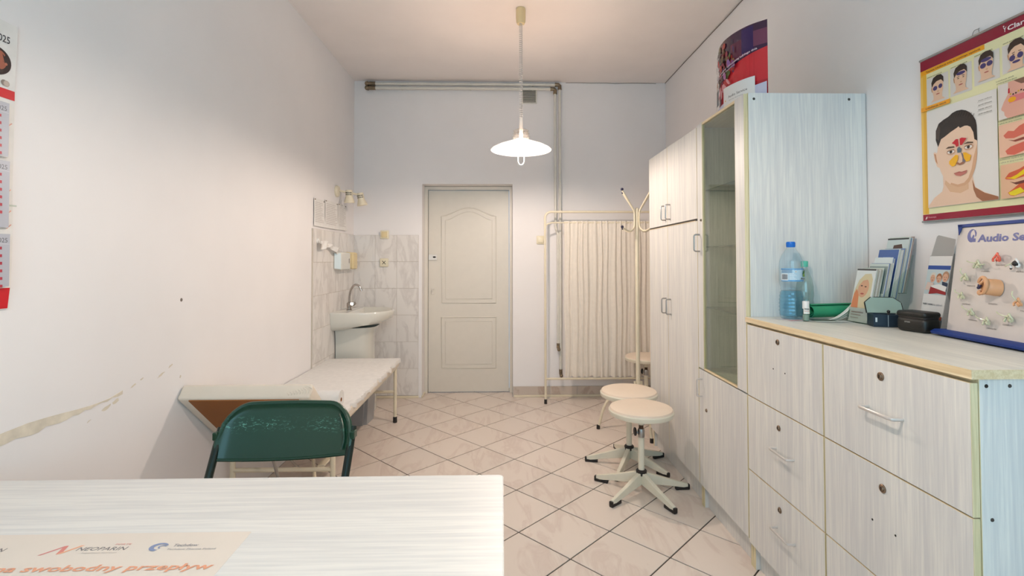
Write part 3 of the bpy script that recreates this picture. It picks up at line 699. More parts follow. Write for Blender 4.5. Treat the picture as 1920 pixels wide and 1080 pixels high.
# ------------------------------------------------------------------ examination couch and what lies on it
def couch():
    t = thing('exam_couch', (-1.12, 3.3, 0), 'cream examination couch with raised head end by the left wall', 'couch')
    x0, x1 = -1.365, -.862; ya, yb = 2.585, 4.07; zt = .435
    for x, y in ((x0, ya), (x1, ya), (x0, yb), (x1, yb)):
        b = MB(); b.tube([(x, y, .035), (x, y, zt)], .0135, 16); l = obj('leg', b, 'cream', t)
        b = MB(); b.lathe([(.016, .0), (.017, .004), (.016, .045), (.0145, .047)], (x, y, 0), 16); obj('rubber_foot', b, 'black', l)
    for y in (ya, yb):
        b = MB(); b.tube([(x0, y, .245), (x1, y, .245)], .0115, 12); obj('crossbar', b, 'cream', t)
    b = MB(); b.tube([(x0, ya-.02, zt), (x1, ya-.02, zt), (x1, yb+.02, zt), (x0, yb+.02, zt)], .013, 10, True); obj('frame', b, 'cream', t)
    b = MB(); b.box(-1.403, -.835, 2.56, 4.11, .442, .502, .016, 3); obj('mattress', b, 'vinyl', t)
    # raised head section: bottom face runs from (y 2.53, z .42) up to (y 2.2, z .705)
    p0, p1 = Vector((0, 2.545, .405)), Vector((0, 2.2, .705)); d = (p1-p0).normalized(); n = Vector((0, -d.z, d.y)); n = n if n.z > 0 else -n
    L = (p1-p0).length; R_ = Matrix(((1, 0, 0), (0, d.y, n.y), (0, d.z, n.z))).to_4x4(); R_.translation = p0
    b = MB(); b.box(-1.408, -.838, 0, L, .004, .076, .013, 3, R_); h = obj('head_section', b, 'vinyl', t)
    b = MB(); b.box(-1.358, -.885, -.0, L-.009, .0, .008, .001, 1, R_); obj('underside_board', b, 'brown', h)
    b = MB()
    for k in range(9):
        a = -.838-.012*k; b.tube(smooth([R_ @ Vector((a-.05, L-.004-.002*k, .07)), R_ @ Vector((a+.0, L+.001, .05-.003*k)), R_ @ Vector((a+.0, L-.003, .02))], 4), .0022, 5)
    obj('fold', b, 'vinyl', h)
    b = MB(); b.tube([(-1.12, 2.42, .47), (-1.07, 2.46, .22), (-1.02, 2.60, .17)], .0075, 8); b.tube([(-1.12, 2.44, .46), (-1.09, 2.72, .20)], .006, 8); obj('support_strut', b, 'steel', t)
    b = MB(); b.tube([(-1.36, 3.55, .43), (-.98, 2.66, .16)], .009, 8); b.box(-1.0, -.96, 2.75, 3.15, .19, .2, .002, 1); obj('brace', b, 'cream', t)
    # paper cover
    c = MB(); random.seed(3); rag = [random.uniform(-.012, .012) for _ in range(60)]
    def f(u, v):
        y = 2.64+1.478*v; xe = -.842+.010+rag[int(v*48)]*1.0
        x = -1.406+(xe+1.406)*min(u/.9, 1); z = .5045+.0018*math.sin(9*y+3*x*2)+.0012*math.sin(31*y+11*x)
        if u > .9: z -= (u-.9)/.1*(.022+rag[int(v*48)+5]*.9); x = xe+.0035
        if v > .985: z -= 0
        return Vector((x, y, z+.001))
    c.grid(f, 20, 48); props(obj('paper_cover', c, 'paper', ang=60), 'white disposable paper sheet with torn edge over the couch', 'paper sheet')
    y, z, r = 2.722, .5085+.0505, .050
    t = thing('paper_roll', (-1.05, y, .51), 'roll of white couch paper lying behind the raised head end', 'paper roll')
    R2 = Matrix.Rotation(PI/2, 4, 'Y')
    b = MB(); b.lathe([(.011, 0), (.011, .37), (r, .37), (r, 0), (.011, 0)], (-1.235, y, z), 40, R2, cap=False)
    b.grid(lambda u, v: Vector((-1.235+.37*u, y+r+.12*v, z-r*math.cos(0)*(1-0)+.0008 if v > .2 else z-r+.0008)), 2, 4); obj('paper', b, 'paper', t)
    b = MB(); b.lathe([(.0085, -.001), (.0085, .371), (.0108, .371), (.0108, -.001), (.0085, -.001)], (-1.235, y, z), 24, R2, cap=False); obj('cardboard_core', b, 'brown', t)
    # bin
    t = thing('waste_bin', (-1.2, 4.25, 0), 'grey plastic waste bin on the tiles under the couch', 'bin')
    b = MB(); tt = bmesh.new(); a0, a1, c0, c1 = -1.325, -1.055, 3.975, 4.225; H_ = .37
    lo_ = [tt.verts.new(p) for p in ((a0+.02, c0+.015, 0), (a1-.02, c0+.015, 0), (a1-.005, c1-.015, 0), (a0+.02, c1-.015, 0))]
    hi = [tt.verts.new(p) for p in ((a0, c0, H_), (a1, c0, H_), (a1+.01, c1, H_), (a0, c1, H_))]
    for i in range(4): tt.faces.new((lo_[i], lo_[(i+1) % 4], hi[(i+1) % 4], hi[i]))
    tt.faces.new(lo_[::-1]); bmesh.ops.bevel(tt, geom=[e for e in tt.edges if abs(e.verts[0].co.z-e.verts[1].co.z) > .1], offset=.025, segments=4, affect='EDGES')
    bmesh.ops.solidify(tt, geom=tt.faces[:], thickness=.003); b.add(tt); obj('bucket', b, 'bin', t)
    b = MB(); b.tube([(a0+.005, c0+.002, H_), (a1, c0+.002, H_), (a1+.008, c1, H_), (a0+.005, c1, H_)], .005, 8, True); obj('rim', b, 'bin', t)
couch()

# ------------------------------------------------------------------ green folding chair
def chair():
    t = thing('folding_chair', (-.71, 1.5, 0), 'dark green metal folding chair with scuffed backrest behind the desk', 'chair')
    xl_, xr_ = -.928, -.497; tilt = .006
    def side(s):
        x = xl_ if s < 0 else xr_
        return [(x-.004*s, 1.30, .0), (x-.002*s, 1.60, .60), (x, 1.652, .69), (x, 1.688, .755)]
    zt = .822
    # side tubes run up into the rolled top of the backrest
    top = []
    for i in range(13):
        a = PI-PI/2*i/12; top.append((xl_+.085+.085*math.cos(a), 1.695+.004*math.sin(a), zt-.085+.075*math.sin(a)))
    for i in range(13):
        a = PI/2-PI/2*i/12; top.append((xr_-.085+.085*math.cos(a), 1.695+.004*math.sin(a), zt-.085+.075*math.sin(a)))
    for s in (-1, 1):
        b = MB(); b.tube(side(s), .0125, 16); l = obj('front_leg', b, 'gtube', t)
        p = side(s)[0]; b = MB(); b.tube([(p[0], p[1]-.002, 0.0), (p[0], p[1]+.014, .03)], .0145, 12); obj('rubber_foot', b, 'black', l)
        x = (xl_+.03) if s < 0 else (xr_-.03)
        b = MB(); b.tube([(x, 1.36, .44), (x, 1.42, .42), (x, 1.74, .0)], .011, 12); l = obj('rear_leg', b, 'gtube', t)
        xx = (xl_ if s < 0 else xr_); b = MB(); b.box(xx-.008+.006*s, xx+.008+.006*s, 1.655, 1.688, .722, .748, .003); obj('bracket', b, 'green', t)
    b = MB(); b.tube([(xl_+.03, 1.68, .08), (xr_-.03, 1.68, .08)], .007, 10); obj('crossbar', b, 'gtube', t)
    # backrest panel: rounded outline, concave towards the sitter
    b = MB(); tt = bmesh.new(); nx, nz = 36, 14; W = xr_-xl_; rows_ = []
    for j in range(nz+1):
        row = []
        for i in range(nx+1):
            u = i/nx; X = u*2-1
            ztop = zt if abs(X) < .6 else zt-.105*(1-math.sqrt(max(0, 1-((abs(X)-.6)/.4)**2)))
            ztop = ztop+.002*u
            zlow = .668+.014*u-.016*(1-X*X)+(.008 if abs(X) > .97 else 0)
            v = j/nz; z = zlow+(ztop-zlow)*v
            bow = .028*(1-X*X); lean = (z-.68)*.42
            e_ = max(0, (abs(X)-.84)/.16, (v-.86)/.14); rim = -.010*e_*e_
            x = xl_+W*u-(0.004*(1-v) if X < 0 else -.002*(1-v)); row.append(tt.verts.new((x, 1.648+lean+bow+rim, z)))
        rows_.append(row)
    for j in range(nz):
        for i in range(nx): tt.faces.new((rows_[j][i], rows_[j][i+1], rows_[j+1][i+1], rows_[j+1][i]))
    bmesh.ops.recalc_face_normals(tt, faces=tt.faces[:]); bmesh.ops.solidify(tt, geom=tt.faces[:], thickness=.004); b.add(tt)
    back = obj('backrest', b, 'green', t, ang=50)
    def rimpt(u, v):
        X = u*2-1; ztop = zt if abs(X) < .6 else zt-.105*(1-math.sqrt(max(0, 1-((abs(X)-.6)/.4)**2)))
        ztop += .002*u; zlow = .668+.014*u-.016*(1-X*X); z = zlow+(ztop-zlow)*v
        return (xl_+W*u, 1.648+(z-.68)*.42+.028*(1-X*X)-.004, z)
    b = MB(); pts = [rimpt(0, v/8) for v in range(9)]+[rimpt(u/40, 1) for u in range(1, 40)]+[rimpt(1, 1-v/8) for v in range(9)]
    b.tube(pts, .008, 10); obj('rolled_edge', b, 'green', back)
    b = MB(); b.tube([rimpt(u/24, 0) for u in range(25)], .005, 8); obj('lower_hem', b, 'green', back)
    b = MB(); b.tube(smooth([Vector(rimpt(.955, .14))+V(-.006, -.006, 0), Vector(rimpt(.96, .45))+V(-.004, -.006, 0), Vector(rimpt(.945, .78))+V(-.008, -.006, 0), Vector(rimpt(.91, .90))+V(-.008, -.004, 0)], 5), .0035, 8); obj('pressed_rib', b, 'green', back)
    b = MB(); pts = [(xl_+.035, 1.30, .45), (xr_-.035, 1.30, .45), (xr_-.03, 1.62, .43), (xl_+.03, 1.62, .43)]
    b.prism(pts, (0, 0, .016), .006); obj('seat', b, 'green', t)
chair()

# ------------------------------------------------------------------ stools
def stool(loc, rz, label, legs, zseat=.475):
    t = thing('round_stool', (0, 0, 0), label, 'stool', 'round swivel stools')
    b = MB(); b.lathe([(0, zseat-.045), (.155, zseat-.045), (.158, zseat-.043)], (0, 0, 0), 48, cap=False); b.lathe([(.158, zseat-.044), (.176, zseat-.041), (.181, zseat-.03), (.181, zseat-.018), (.175, zseat-.012)], (0, 0, 0), 56, cap=False); obj('seat_rim', b, 'seatr', t)
    b = MB(); b.lathe([(.176, zseat-.0135), (.172, zseat-.004), (.155, zseat+.002), (.09, zseat+.0045), (0, zseat+.005)], (0, 0, 0), 56, cap=False); obj('seat', b, 'seatv', t)
    b = MB(); b.lathe([(.0175, zseat-.10), (.0175, zseat-.046)], (0, 0, 0), 20); obj('upper_sleeve', b, 'seatr', t)
    b = MB()
    pr = [(.0125, .30), (.0125, zseat-.09)]; b.lathe(pr, (0, 0, 0), 20)
    for k in range(16): b.lathe([(.0125, .31+k*.004), (.0137, .312+k*.004), (.0125, .314+k*.004)], (0, 0, 0), 16, cap=False)
    obj('spindle', b, 'darksteel', t)
    b = MB(); b.lathe([(.0185, .305), (.0195, .31), (.0195, .345), (.016, .352)], (0, 0, 0), 20); b.tube([(0, 0, .33), (-.03, 0, .33)], .006, 8); obj('collar', b, 'steel', t)
    b = MB(); b.lathe([(.008, 0), (.022, .003), (.024, .010), (.018, .014), (0, .014)], (-.027, 0, .335), 16, Matrix.Rotation(-PI/2, 4, 'Y')); obj('knob', b, 'black', t)
    b = MB(); b.lathe([(.0175, .11), (.0175, .31)], (0, 0, 0), 24); obj('column', b, 'seatr', t)
    b = MB(); b.lathe([(.019, .042), (.02, .048), (.021, .09), (.029, .095), (.030, .118), (.024, .124), (.018, .124)], (0, 0, 0), 24); obj('hub', b, 'black', t)
    for k in range(5):
        a = legs+k*2*PI/5; ca, sa = math.cos(a), math.sin(a)
        b = MB(); tt = bmesh.new(); sec = [(.016, .015, .046, .112), (.15, .0135, .030, .068), (.270, .0105, .010, .034)]
        rg = [[tt.verts.new((r*ca-s*w*sa, r*sa+s*w*ca, z)) for s, z in ((-1, z0), (1, z0), (.85, z1), (-.85, z1))] for r, w, z0, z1 in sec]
        for p, q in zip(rg, rg[1:]):
            for i in range(4): tt.faces.new((p[i], p[(i+1) % 4], q[(i+1) % 4], q[i]))
        tt.faces.new(rg[0][::-1]); tt.faces.new(rg[-1]); bmesh.ops.recalc_face_normals(tt, faces=tt.faces[:]); bmesh.ops.bevel(tt, geom=tt.edges[:], offset=.002, segments=1, affect='EDGES'); b.add(tt)
        l = obj('leg', b, 'seatr', t)
        b = MB(); m = Matrix.Rotation(a, 4, 'Z'); b.box(.198, .280, -.0115, .0115, .0, .019, .004, 2, m); b.box(.268, .281, -.0115, .0115, .004, .030, .004, 2, m); obj('foot_cap', b, 'black', l)
    t.location = loc; t.rotation_euler = (0, 0, rz); return t
s1 = stool((.787, 2.83, 0), 0, 'nearest round stool with pale seat and white star base, in front of the wardrobe', math.radians(148))
copy_thing(s1, (.812, 3.20, 0), 'middle round stool, half hidden behind the nearest stool', math.radians(20))
copy_thing(s1, (1.250, 4.325, 0), 'farthest round stool behind the coat stand at the curtain screen', math.radians(-30))

# ------------------------------------------------------------------ coat stand
def coat_stand():
    x, y = 1.058, 3.88
    t = thing('coat_stand', (x, y, 0), 'cream metal coat stand with blue-tipped hooks beside the wardrobe', 'coat stand')
    b = MB(); b.tube([(x, y, .22), (x, y, 1.70)], .0155, 18); b.tube([(x, y, .745), (x, y, .76)], .0168, 18); b.ball((x, y, 1.70), .0155); obj('pole', b, 'cream', t)
    for k in range(4):
        a = k*PI/2+PI+.03; d = V(math.cos(a), math.sin(a), 0); P0 = V(x, y, 0)
        pr = [(.024, 1.0), (.024, .36), (.03, .30), (.075, .255), (.17, .245), (.235, .22), (.275, .15), (.30, .06), (.312, .022)]
        b = MB(); b.tube(smooth([P0+d*r+V(0, 0, z if z < .9 else .42) for r, z in pr[0:]][1:], 5), .0105, 12); l = obj('base_leg', b, 'cream', t)
        e = P0+d*.315; b = MB(); b.lathe([(.013, 0), (.014, .004), (.013, .03), (.009, .032)], (e.x, e.y, 0), 14); obj('rubber_foot', b, 'black', l)
    for k in range(4):
        a = k*PI/2+PI/4-.27; d = V(math.cos(a), math.sin(a), 0); P0 = V(x, y, 0)
        pr = [(.152, 1.840), (.078, 1.75), (.032, 1.69), (.026, 1.65), (.026, 1.585), (.036, 1.553), (.07, 1.530), (.110, 1.534), (.152, 1.556)]
        b = MB(); b.tube(smooth([P0+d*r+V(0, 0, z) for r, z in pr], 5), .0068, 12); h = obj('hook', b, 'cream', t)
        b = MB(); b.ball(P0+d*.154+V(0, 0, 1.848), .0115); b.ball(P0+d*.155+V(0, 0, 1.559), .0115); obj('tip', b, 'navyball', h)
coat_stand()

# ------------------------------------------------------------------ curtain screen
def screen():
    y = 4.55; x0, x1, zt = .395, 1.47, 1.745; r = .055
    t = thing('curtain_screen', (.93, y, 0), 'cream metal folding screen with gathered cream curtain by the back wall', 'screen')
    b = MB(); b.tube([(x0, y, .03), (x0, y, zt-r)]+arc((x0+r, y, zt-r), r, PI, PI/2, 8)[1:]+arc((x1-r, y, zt-r), r, PI/2, 0, 8)+[(x1, y, .03)], .0105, 14); obj('frame', b, 'cream', t)
    b = MB(); b.tube([(x0, y, .225), (x1, y, .225)], .0095, 12); obj('lower_bar', b, 'cream', t)
    b = MB(); b.tube([(x0+.055, y, 1.646), (x1, y, 1.646)], .007, 10); b.tube([(x0, y, 1.60), (x0+.015, y, 1.63), (x0+.06, y, 1.646)], .007, 8); obj('curtain_rod', b, 'cream', t)
    for x in (x0, x1):
        b = MB(); b.lathe([(.0125, 0), (.0135, .004), (.0125, .04), (.011, .042)], (x, y, 0), 14); obj('rubber_foot', b, 'black', t)
    random.seed(11); ph = [random.uniform(.7, 1.3) for _ in range(40)]; am = [random.uniform(.55, 1.25) for _ in range(60)]
    cum = [0]
    for p in ph: cum.append(cum[-1]+p)
    tot = 15.0
    def f(u, v):
        q = u*tot; ph_ = q+.16*math.sin(2.1*q)+.04*math.sin(5.3*q+1); k = int(q)
        A = .0095*(am[k]*(1-(q-k))+am[k+1]*(q-k)); A *= (.45+.55*min(1, v*3))
        x = .568+(1.445-.568)*u+.007*math.sin(2*PI*ph_*1.0+1.2)*v+.004*math.sin(9*v+q)
        z = 1.662-v*1.418+.008*math.sin(2*PI*ph_)*(v > .98)
        return Vector((x, y-.004+A*math.sin(2*PI*ph_)+.004*math.sin(4*PI*ph_+v*2), z))
    b = MB(); b.grid(f, 300, 26); obj('curtain', b, 'curtain', t, ang=80)
    b = MB(); b.grid(lambda u, v: f(u, .965+.03*v)+V(0, -.0012, 0), 300, 2); obj('hem', b, 'curtain', t, ang=80)
screen()

# ------------------------------------------------------------------ wash corner
def wash():
    t = thing('washbasin', (-1.2, 4.35, 0), 'white washbasin on a pedestal with chrome tap in the tiled corner', 'washbasin')
    X0 = XL+.010; yc, hw, pr = 4.385, .272, .455; zt = .872
    # plan outline: flat against left wall, bowed to the right. param a from -1..1
    def plan(a, k=1.0, dx=0):
        # a in [0,1] goes around the D
        th = -PI/2+PI*a; c, s = math.cos(th), math.sin(th)
        return (X0+dx+.12*k+(pr-.12)*k*max(0, c)**.75 if 0 else X0+dx+pr*k*max(0, c)**.62, yc+hw*k*math.copysign(abs(s)**.8, s))
    n = 40; t_ = bmesh.new()
    lev = [(1.0, zt-.0), (1.01, zt-.012), (1.0, zt-.035), (.96, zt-.075), (.86, zt-.12), (.70, zt-.145), (.4, zt-.155)]
    rings = []
    for k, z in lev:
        dropk = []
        for i in range(n+1):
            x, y = plan(i/n, 1.0); fx = (x-X0)/pr
            kk = 1-(1-k)*(.15+.85*fx)*1.0
            if k < .5: kk = kk
            x2 = X0+(x-X0)*kk; y2 = yc+(y-yc)*(1-(1-k)*.45)
            dz = 0
            if z < zt-.03: dz = .05*fx*(1-k)/.3 if k > .7 else .05*fx
            dropk.append(t_.verts.new((x2, y2, min(z+dz, zt-.03) if z < zt-.03 else z)))
        rings.append(dropk)
    for a, b_ in zip(rings, rings[1:]):
        for i in range(n): t_.faces.new((a[i], a[i+1], b_[i+1], b_[i]))
        t_.faces.new((a[n], a[0], b_[0], b_[n]))
    t_.faces.new(rings[-1])
    # rim and bowl
    icx, icy = X0+.265, yc; inner = []
    def bowl(a, k, z):
        th = -PI/2+PI*a; x, y = plan(a, 1.0)
        if a in (0, 1): pass
        tx, ty = x, y
        ex, ey = (max(tx, X0+.12)-icx), (ty-icy)
        return (icx+ex*k, icy+ey*k, z)
    brs = [(.985, zt+.004), (.95, zt+.004), (.90, zt-.002), (.84, zt-.03), (.70, zt-.085), (.4, zt-.115), (.1, zt-.12)]
    prev = rings[0]
    for q, (k, z) in enumerate(brs):
        if q == 0: cur = [t_.verts.new((X0+(v.co.x-X0)*.985, yc+(v.co.y-yc)*.985, z)) for v in rings[0]]
        else: cur = [t_.verts.new(bowl(i/n, k, z)) for i in range(n+1)]
        for i in range(n): t_.faces.new((cur[i], cur[i+1], prev[i+1], prev[i]))
        t_.faces.new((cur[n], cur[0], prev[0], prev[n])); prev = cur
    t_.faces.new(prev); bmesh.ops.recalc_face_normals(t_, faces=t_.faces[:])
    b = MB(); b.add(t_); basin = obj('basin', b, 'ceramic', t, ang=50)
    b = MB(); b.lathe([(.008, 0), (.006, .001), (0, .001)], (X0+.135, yc-.05, zt-.02), 12, Matrix.Rotation(PI/2, 4, 'Y')); obj('overflow', b, 'dark', basin)
    # pedestal
    def ped(u, v):
        th = -PI/2+PI*u; k = 1+.16*max(0, (v-.80)/.2)**2+.08*(1-v); z = .002+.735*v
        return Vector((X0+.005+.27*k*max(0, math.cos(th))**.5, 4.395+.155*k*math.copysign(abs(math.sin(th))**.6, math.sin(th)), z))
    b = MB(); b.grid(ped, 28, 14); obj('pedestal', b, 'ceramic', t, ang=60)
    # tap
    tx, ty = X0+.085, 4.345
    b = MB(); b.lathe([(.024, zt+.003), (.024, zt+.010), (.017, zt+.014), (.017, zt+.03), (.021, zt+.034), (.021, zt+.065), (.014, zt+.07), (.009, zt+.078)], (tx, ty, 0), 20)
    pts = smooth([(tx, ty, zt+.07), (tx+.002, ty, zt+.13), (tx+.018, ty, zt+.19), (tx+.05, ty-.0, zt+.222), (tx+.082, ty, zt+.212), (tx+.10, ty, zt+.18)], 6); b.tube(pts, [.0085]*len(pts), 12); b.tube([(tx+.098, ty, zt+.185), (tx+.104, ty, zt+.170)], .0105, 12)
    tp = obj('tap', b, 'chrome', t)
    for dy in (-.045, .045):
        b = MB(); b.tube([(tx, ty, zt+.045), (tx+.028, ty+dy*.8, zt+.055)], .009, 10)
        m = Matrix.Translation((tx+.030, ty+dy*.85, zt+.056)) @ Matrix.Rotation(math.atan2(dy, .03), 4, 'Z') @ Matrix.Rotation(1.2, 4, 'Y')
        tt = bmesh.new(); bmesh.ops.create_cone(tt, segments=8, radius1=.017, radius2=.013, depth=.026, cap_ends=True); b.add(tt, m); obj('tap_handle', b, 'chrome', tp)
    # dispensers
    t = thing('towel_dispenser', (XL, 4.33, 1.3), 'pale grey towel dispenser left of the yellowed soap dispenser', 'dispenser')
    b = MB(); X = XL+.009; b.prism([(X, 4.19, 1.232), (X+.065, 4.205, 1.222), (X+.065, 4.205, 1.372), (X, 4.19, 1.372)], (0, .235, 0), .008); obj('housing', b, 'ceramic', t)
    b = MB(); b.box(X+.062, X+.067, 4.40, 4.408, 1.28, 1.32, .001); obj('latch', b, 'dark', t)
    t = thing('soap_dispenser', (XL, 4.6, 1.3), 'yellowed plastic soap dispenser in the tiled corner', 'dispenser')
    b = MB(); b.prism([(X, 4.50, 1.240), (X+.070, 4.51, 1.222), (X+.070, 4.51, 1.375), (X, 4.50, 1.380)], (0, .13, 0), .010); obj('housing', b, 'yellow_plastic', t)
    b = MB(); b.box(X+.069, X+.073, 4.525, 4.62, 1.25, 1.35, .002); obj('cover', b, 'yellow_plastic', t)
    # hook strip with cloth
    t = thing('towel_hooks', (XL, 4.02, 1.45), 'row of small suction hooks on the tiles under the notices', 'hooks')
    for yy, z in ((3.83, 1.455), (3.98, 1.435), (4.24, 1.402)):
        b = MB(); b.lathe([(.022, 0), (.018, .006), (.007, .009), (.006, .014)], (X, yy, z), 16, Matrix.Rotation(PI/2, 4, 'Y')); b.tube(smooth([(X+.012, yy, z), (X+.018, yy, z-.015), (X+.028, yy, z-.018), (X+.032, yy, z-.006)], 4), .003, 8); obj('hook', b, 'white', t)
    def cl(u, v):
        yy = 3.80+.40*u; sag = .014*math.sin(PI*u*1.6)-.030*u
        return Vector((X+.034+.008*math.sin(u*22+v*3)+.006*math.sin(u*9), yy, 1.452+sag-(.056*(1-.25*u)+.012*math.sin(u*7+.8))*v))
    b = MB(); b.grid(cl, 40, 8); c = props(obj('white_cloth', b, 'paper', ang=80), 'small white cloth hanging over the hooks on the tiles', 'cloth')
    # notices
    def notice(y0, y1, z0, z1, lab, drop=0, rows_=12):
        t = thing('notice', (XL, (y0+y1)/2, z0), lab, 'paper')
        def w(a, b2, h): return Vector((XL+.007+h+.012*max(0, .35-(b2-z0)/(z1-z0))*math.sin(PI*(a-y0)/(y1-y0)*.5)*2, a, b2-drop*(a-y0)))
        b = MB(); b.grid(lambda u, v: w(y0+(y1-y0)*u, z0+(z1-z0)*v, 0), 6, 10, .0006); obj('sheet', b, 'paper', t, ang=60)
        P = Print((0, 0, 0), (0, 1, 0), (0, 0, 1), (1, 0, 0), warp=lambda a, b2, h: w(a, b2, .0012+h))
        for i in range(rows_):
            z = z1-.03-(z1-z0-.05)*i/rows_; P.rect(y0+.02, z, y1-.02-random.uniform(0, .06), z+.0035, '#bdb5b1', 5)
        P.build('printed_lines', t)
        for yy in (y0+.02, y1-.02):
            b = MB(); b.box(XL+.002, XL+.010, yy-.010, yy+.010, z1-.012-drop*(yy-y0), z1-.004-drop*(yy-y0), .002); obj('clip', b, 'darksteel', t)
    notice(3.76, 3.985, 1.565, 1.775, 'leftmost of three white paper notices above the wall tiles')
    notice(3.995, 4.30, 1.565, 1.79, 'middle and widest of three white notices above the tiles')
    notice(4.31, 4.53, 1.57, 1.795, 'rightmost white notice above the tiles, under the spotlights', 0, 14)
    # spotlights
    t = thing('wall_spotlight', (XL, 4.27, 1.9), 'cream wall lamp with two bell-shaped spotlight heads', 'lamp')
    b = MB(); b.lathe([(.05, 0), (.05, .012), (.042, .022), (0, .024)], (XL, 4.28, 1.895), 28, Matrix.Rotation(PI/2, 4, 'Y')); obj('wall_plate', b, 'cream', t)
    b = MB(); b.tube([(XL+.02, 4.28, 1.90), (XL+.05, 4.30, 1.895), (-1.23, 4.40, 1.875)], .009, 12); obj('arm', b, 'cream', t)
    for (x, y, z, ry) in ((-1.315, 4.33, 1.80, .0), (-1.222, 4.40, 1.785, -.18)):
        R_ = Matrix.Rotation(ry, 4, 'Y') @ Matrix.Rotation(.12, 4, 'X')
        b = MB(); b.lathe([(.041, .0), (.045, .004), (.044, .012), (.036, .035), (.029, .055), (.030, .062), (.029, .105), (.025, .112), (0, .113)], (x, y, z), 28, R_, cap=False); b.lathe([(.041, .0), (.033, .03), (.026, .055), (0, .06)], (x, y, z), 28, R_, cap=False); h = obj('spot_head', b, 'cream', t)
        b = MB()
        for k in range(10):
            a = -PI/2-.9+k*.2; 
            for zz in (.072, .088): b.box(.0285, .0305, -.0016, .0016, zz-.005, zz+.005, 0, 1, Matrix.Translation((x, y, z)) @ R_ @ Matrix.Rotation(a, 4, 'Z'))
        obj('vent_slots', b, 'dark', h)
        b = MB(); b.tube([(x, y, z+.10), (x-.002, y-.02, z+.105)], .006, 8); obj('swivel', b, 'cream', t)
wash()

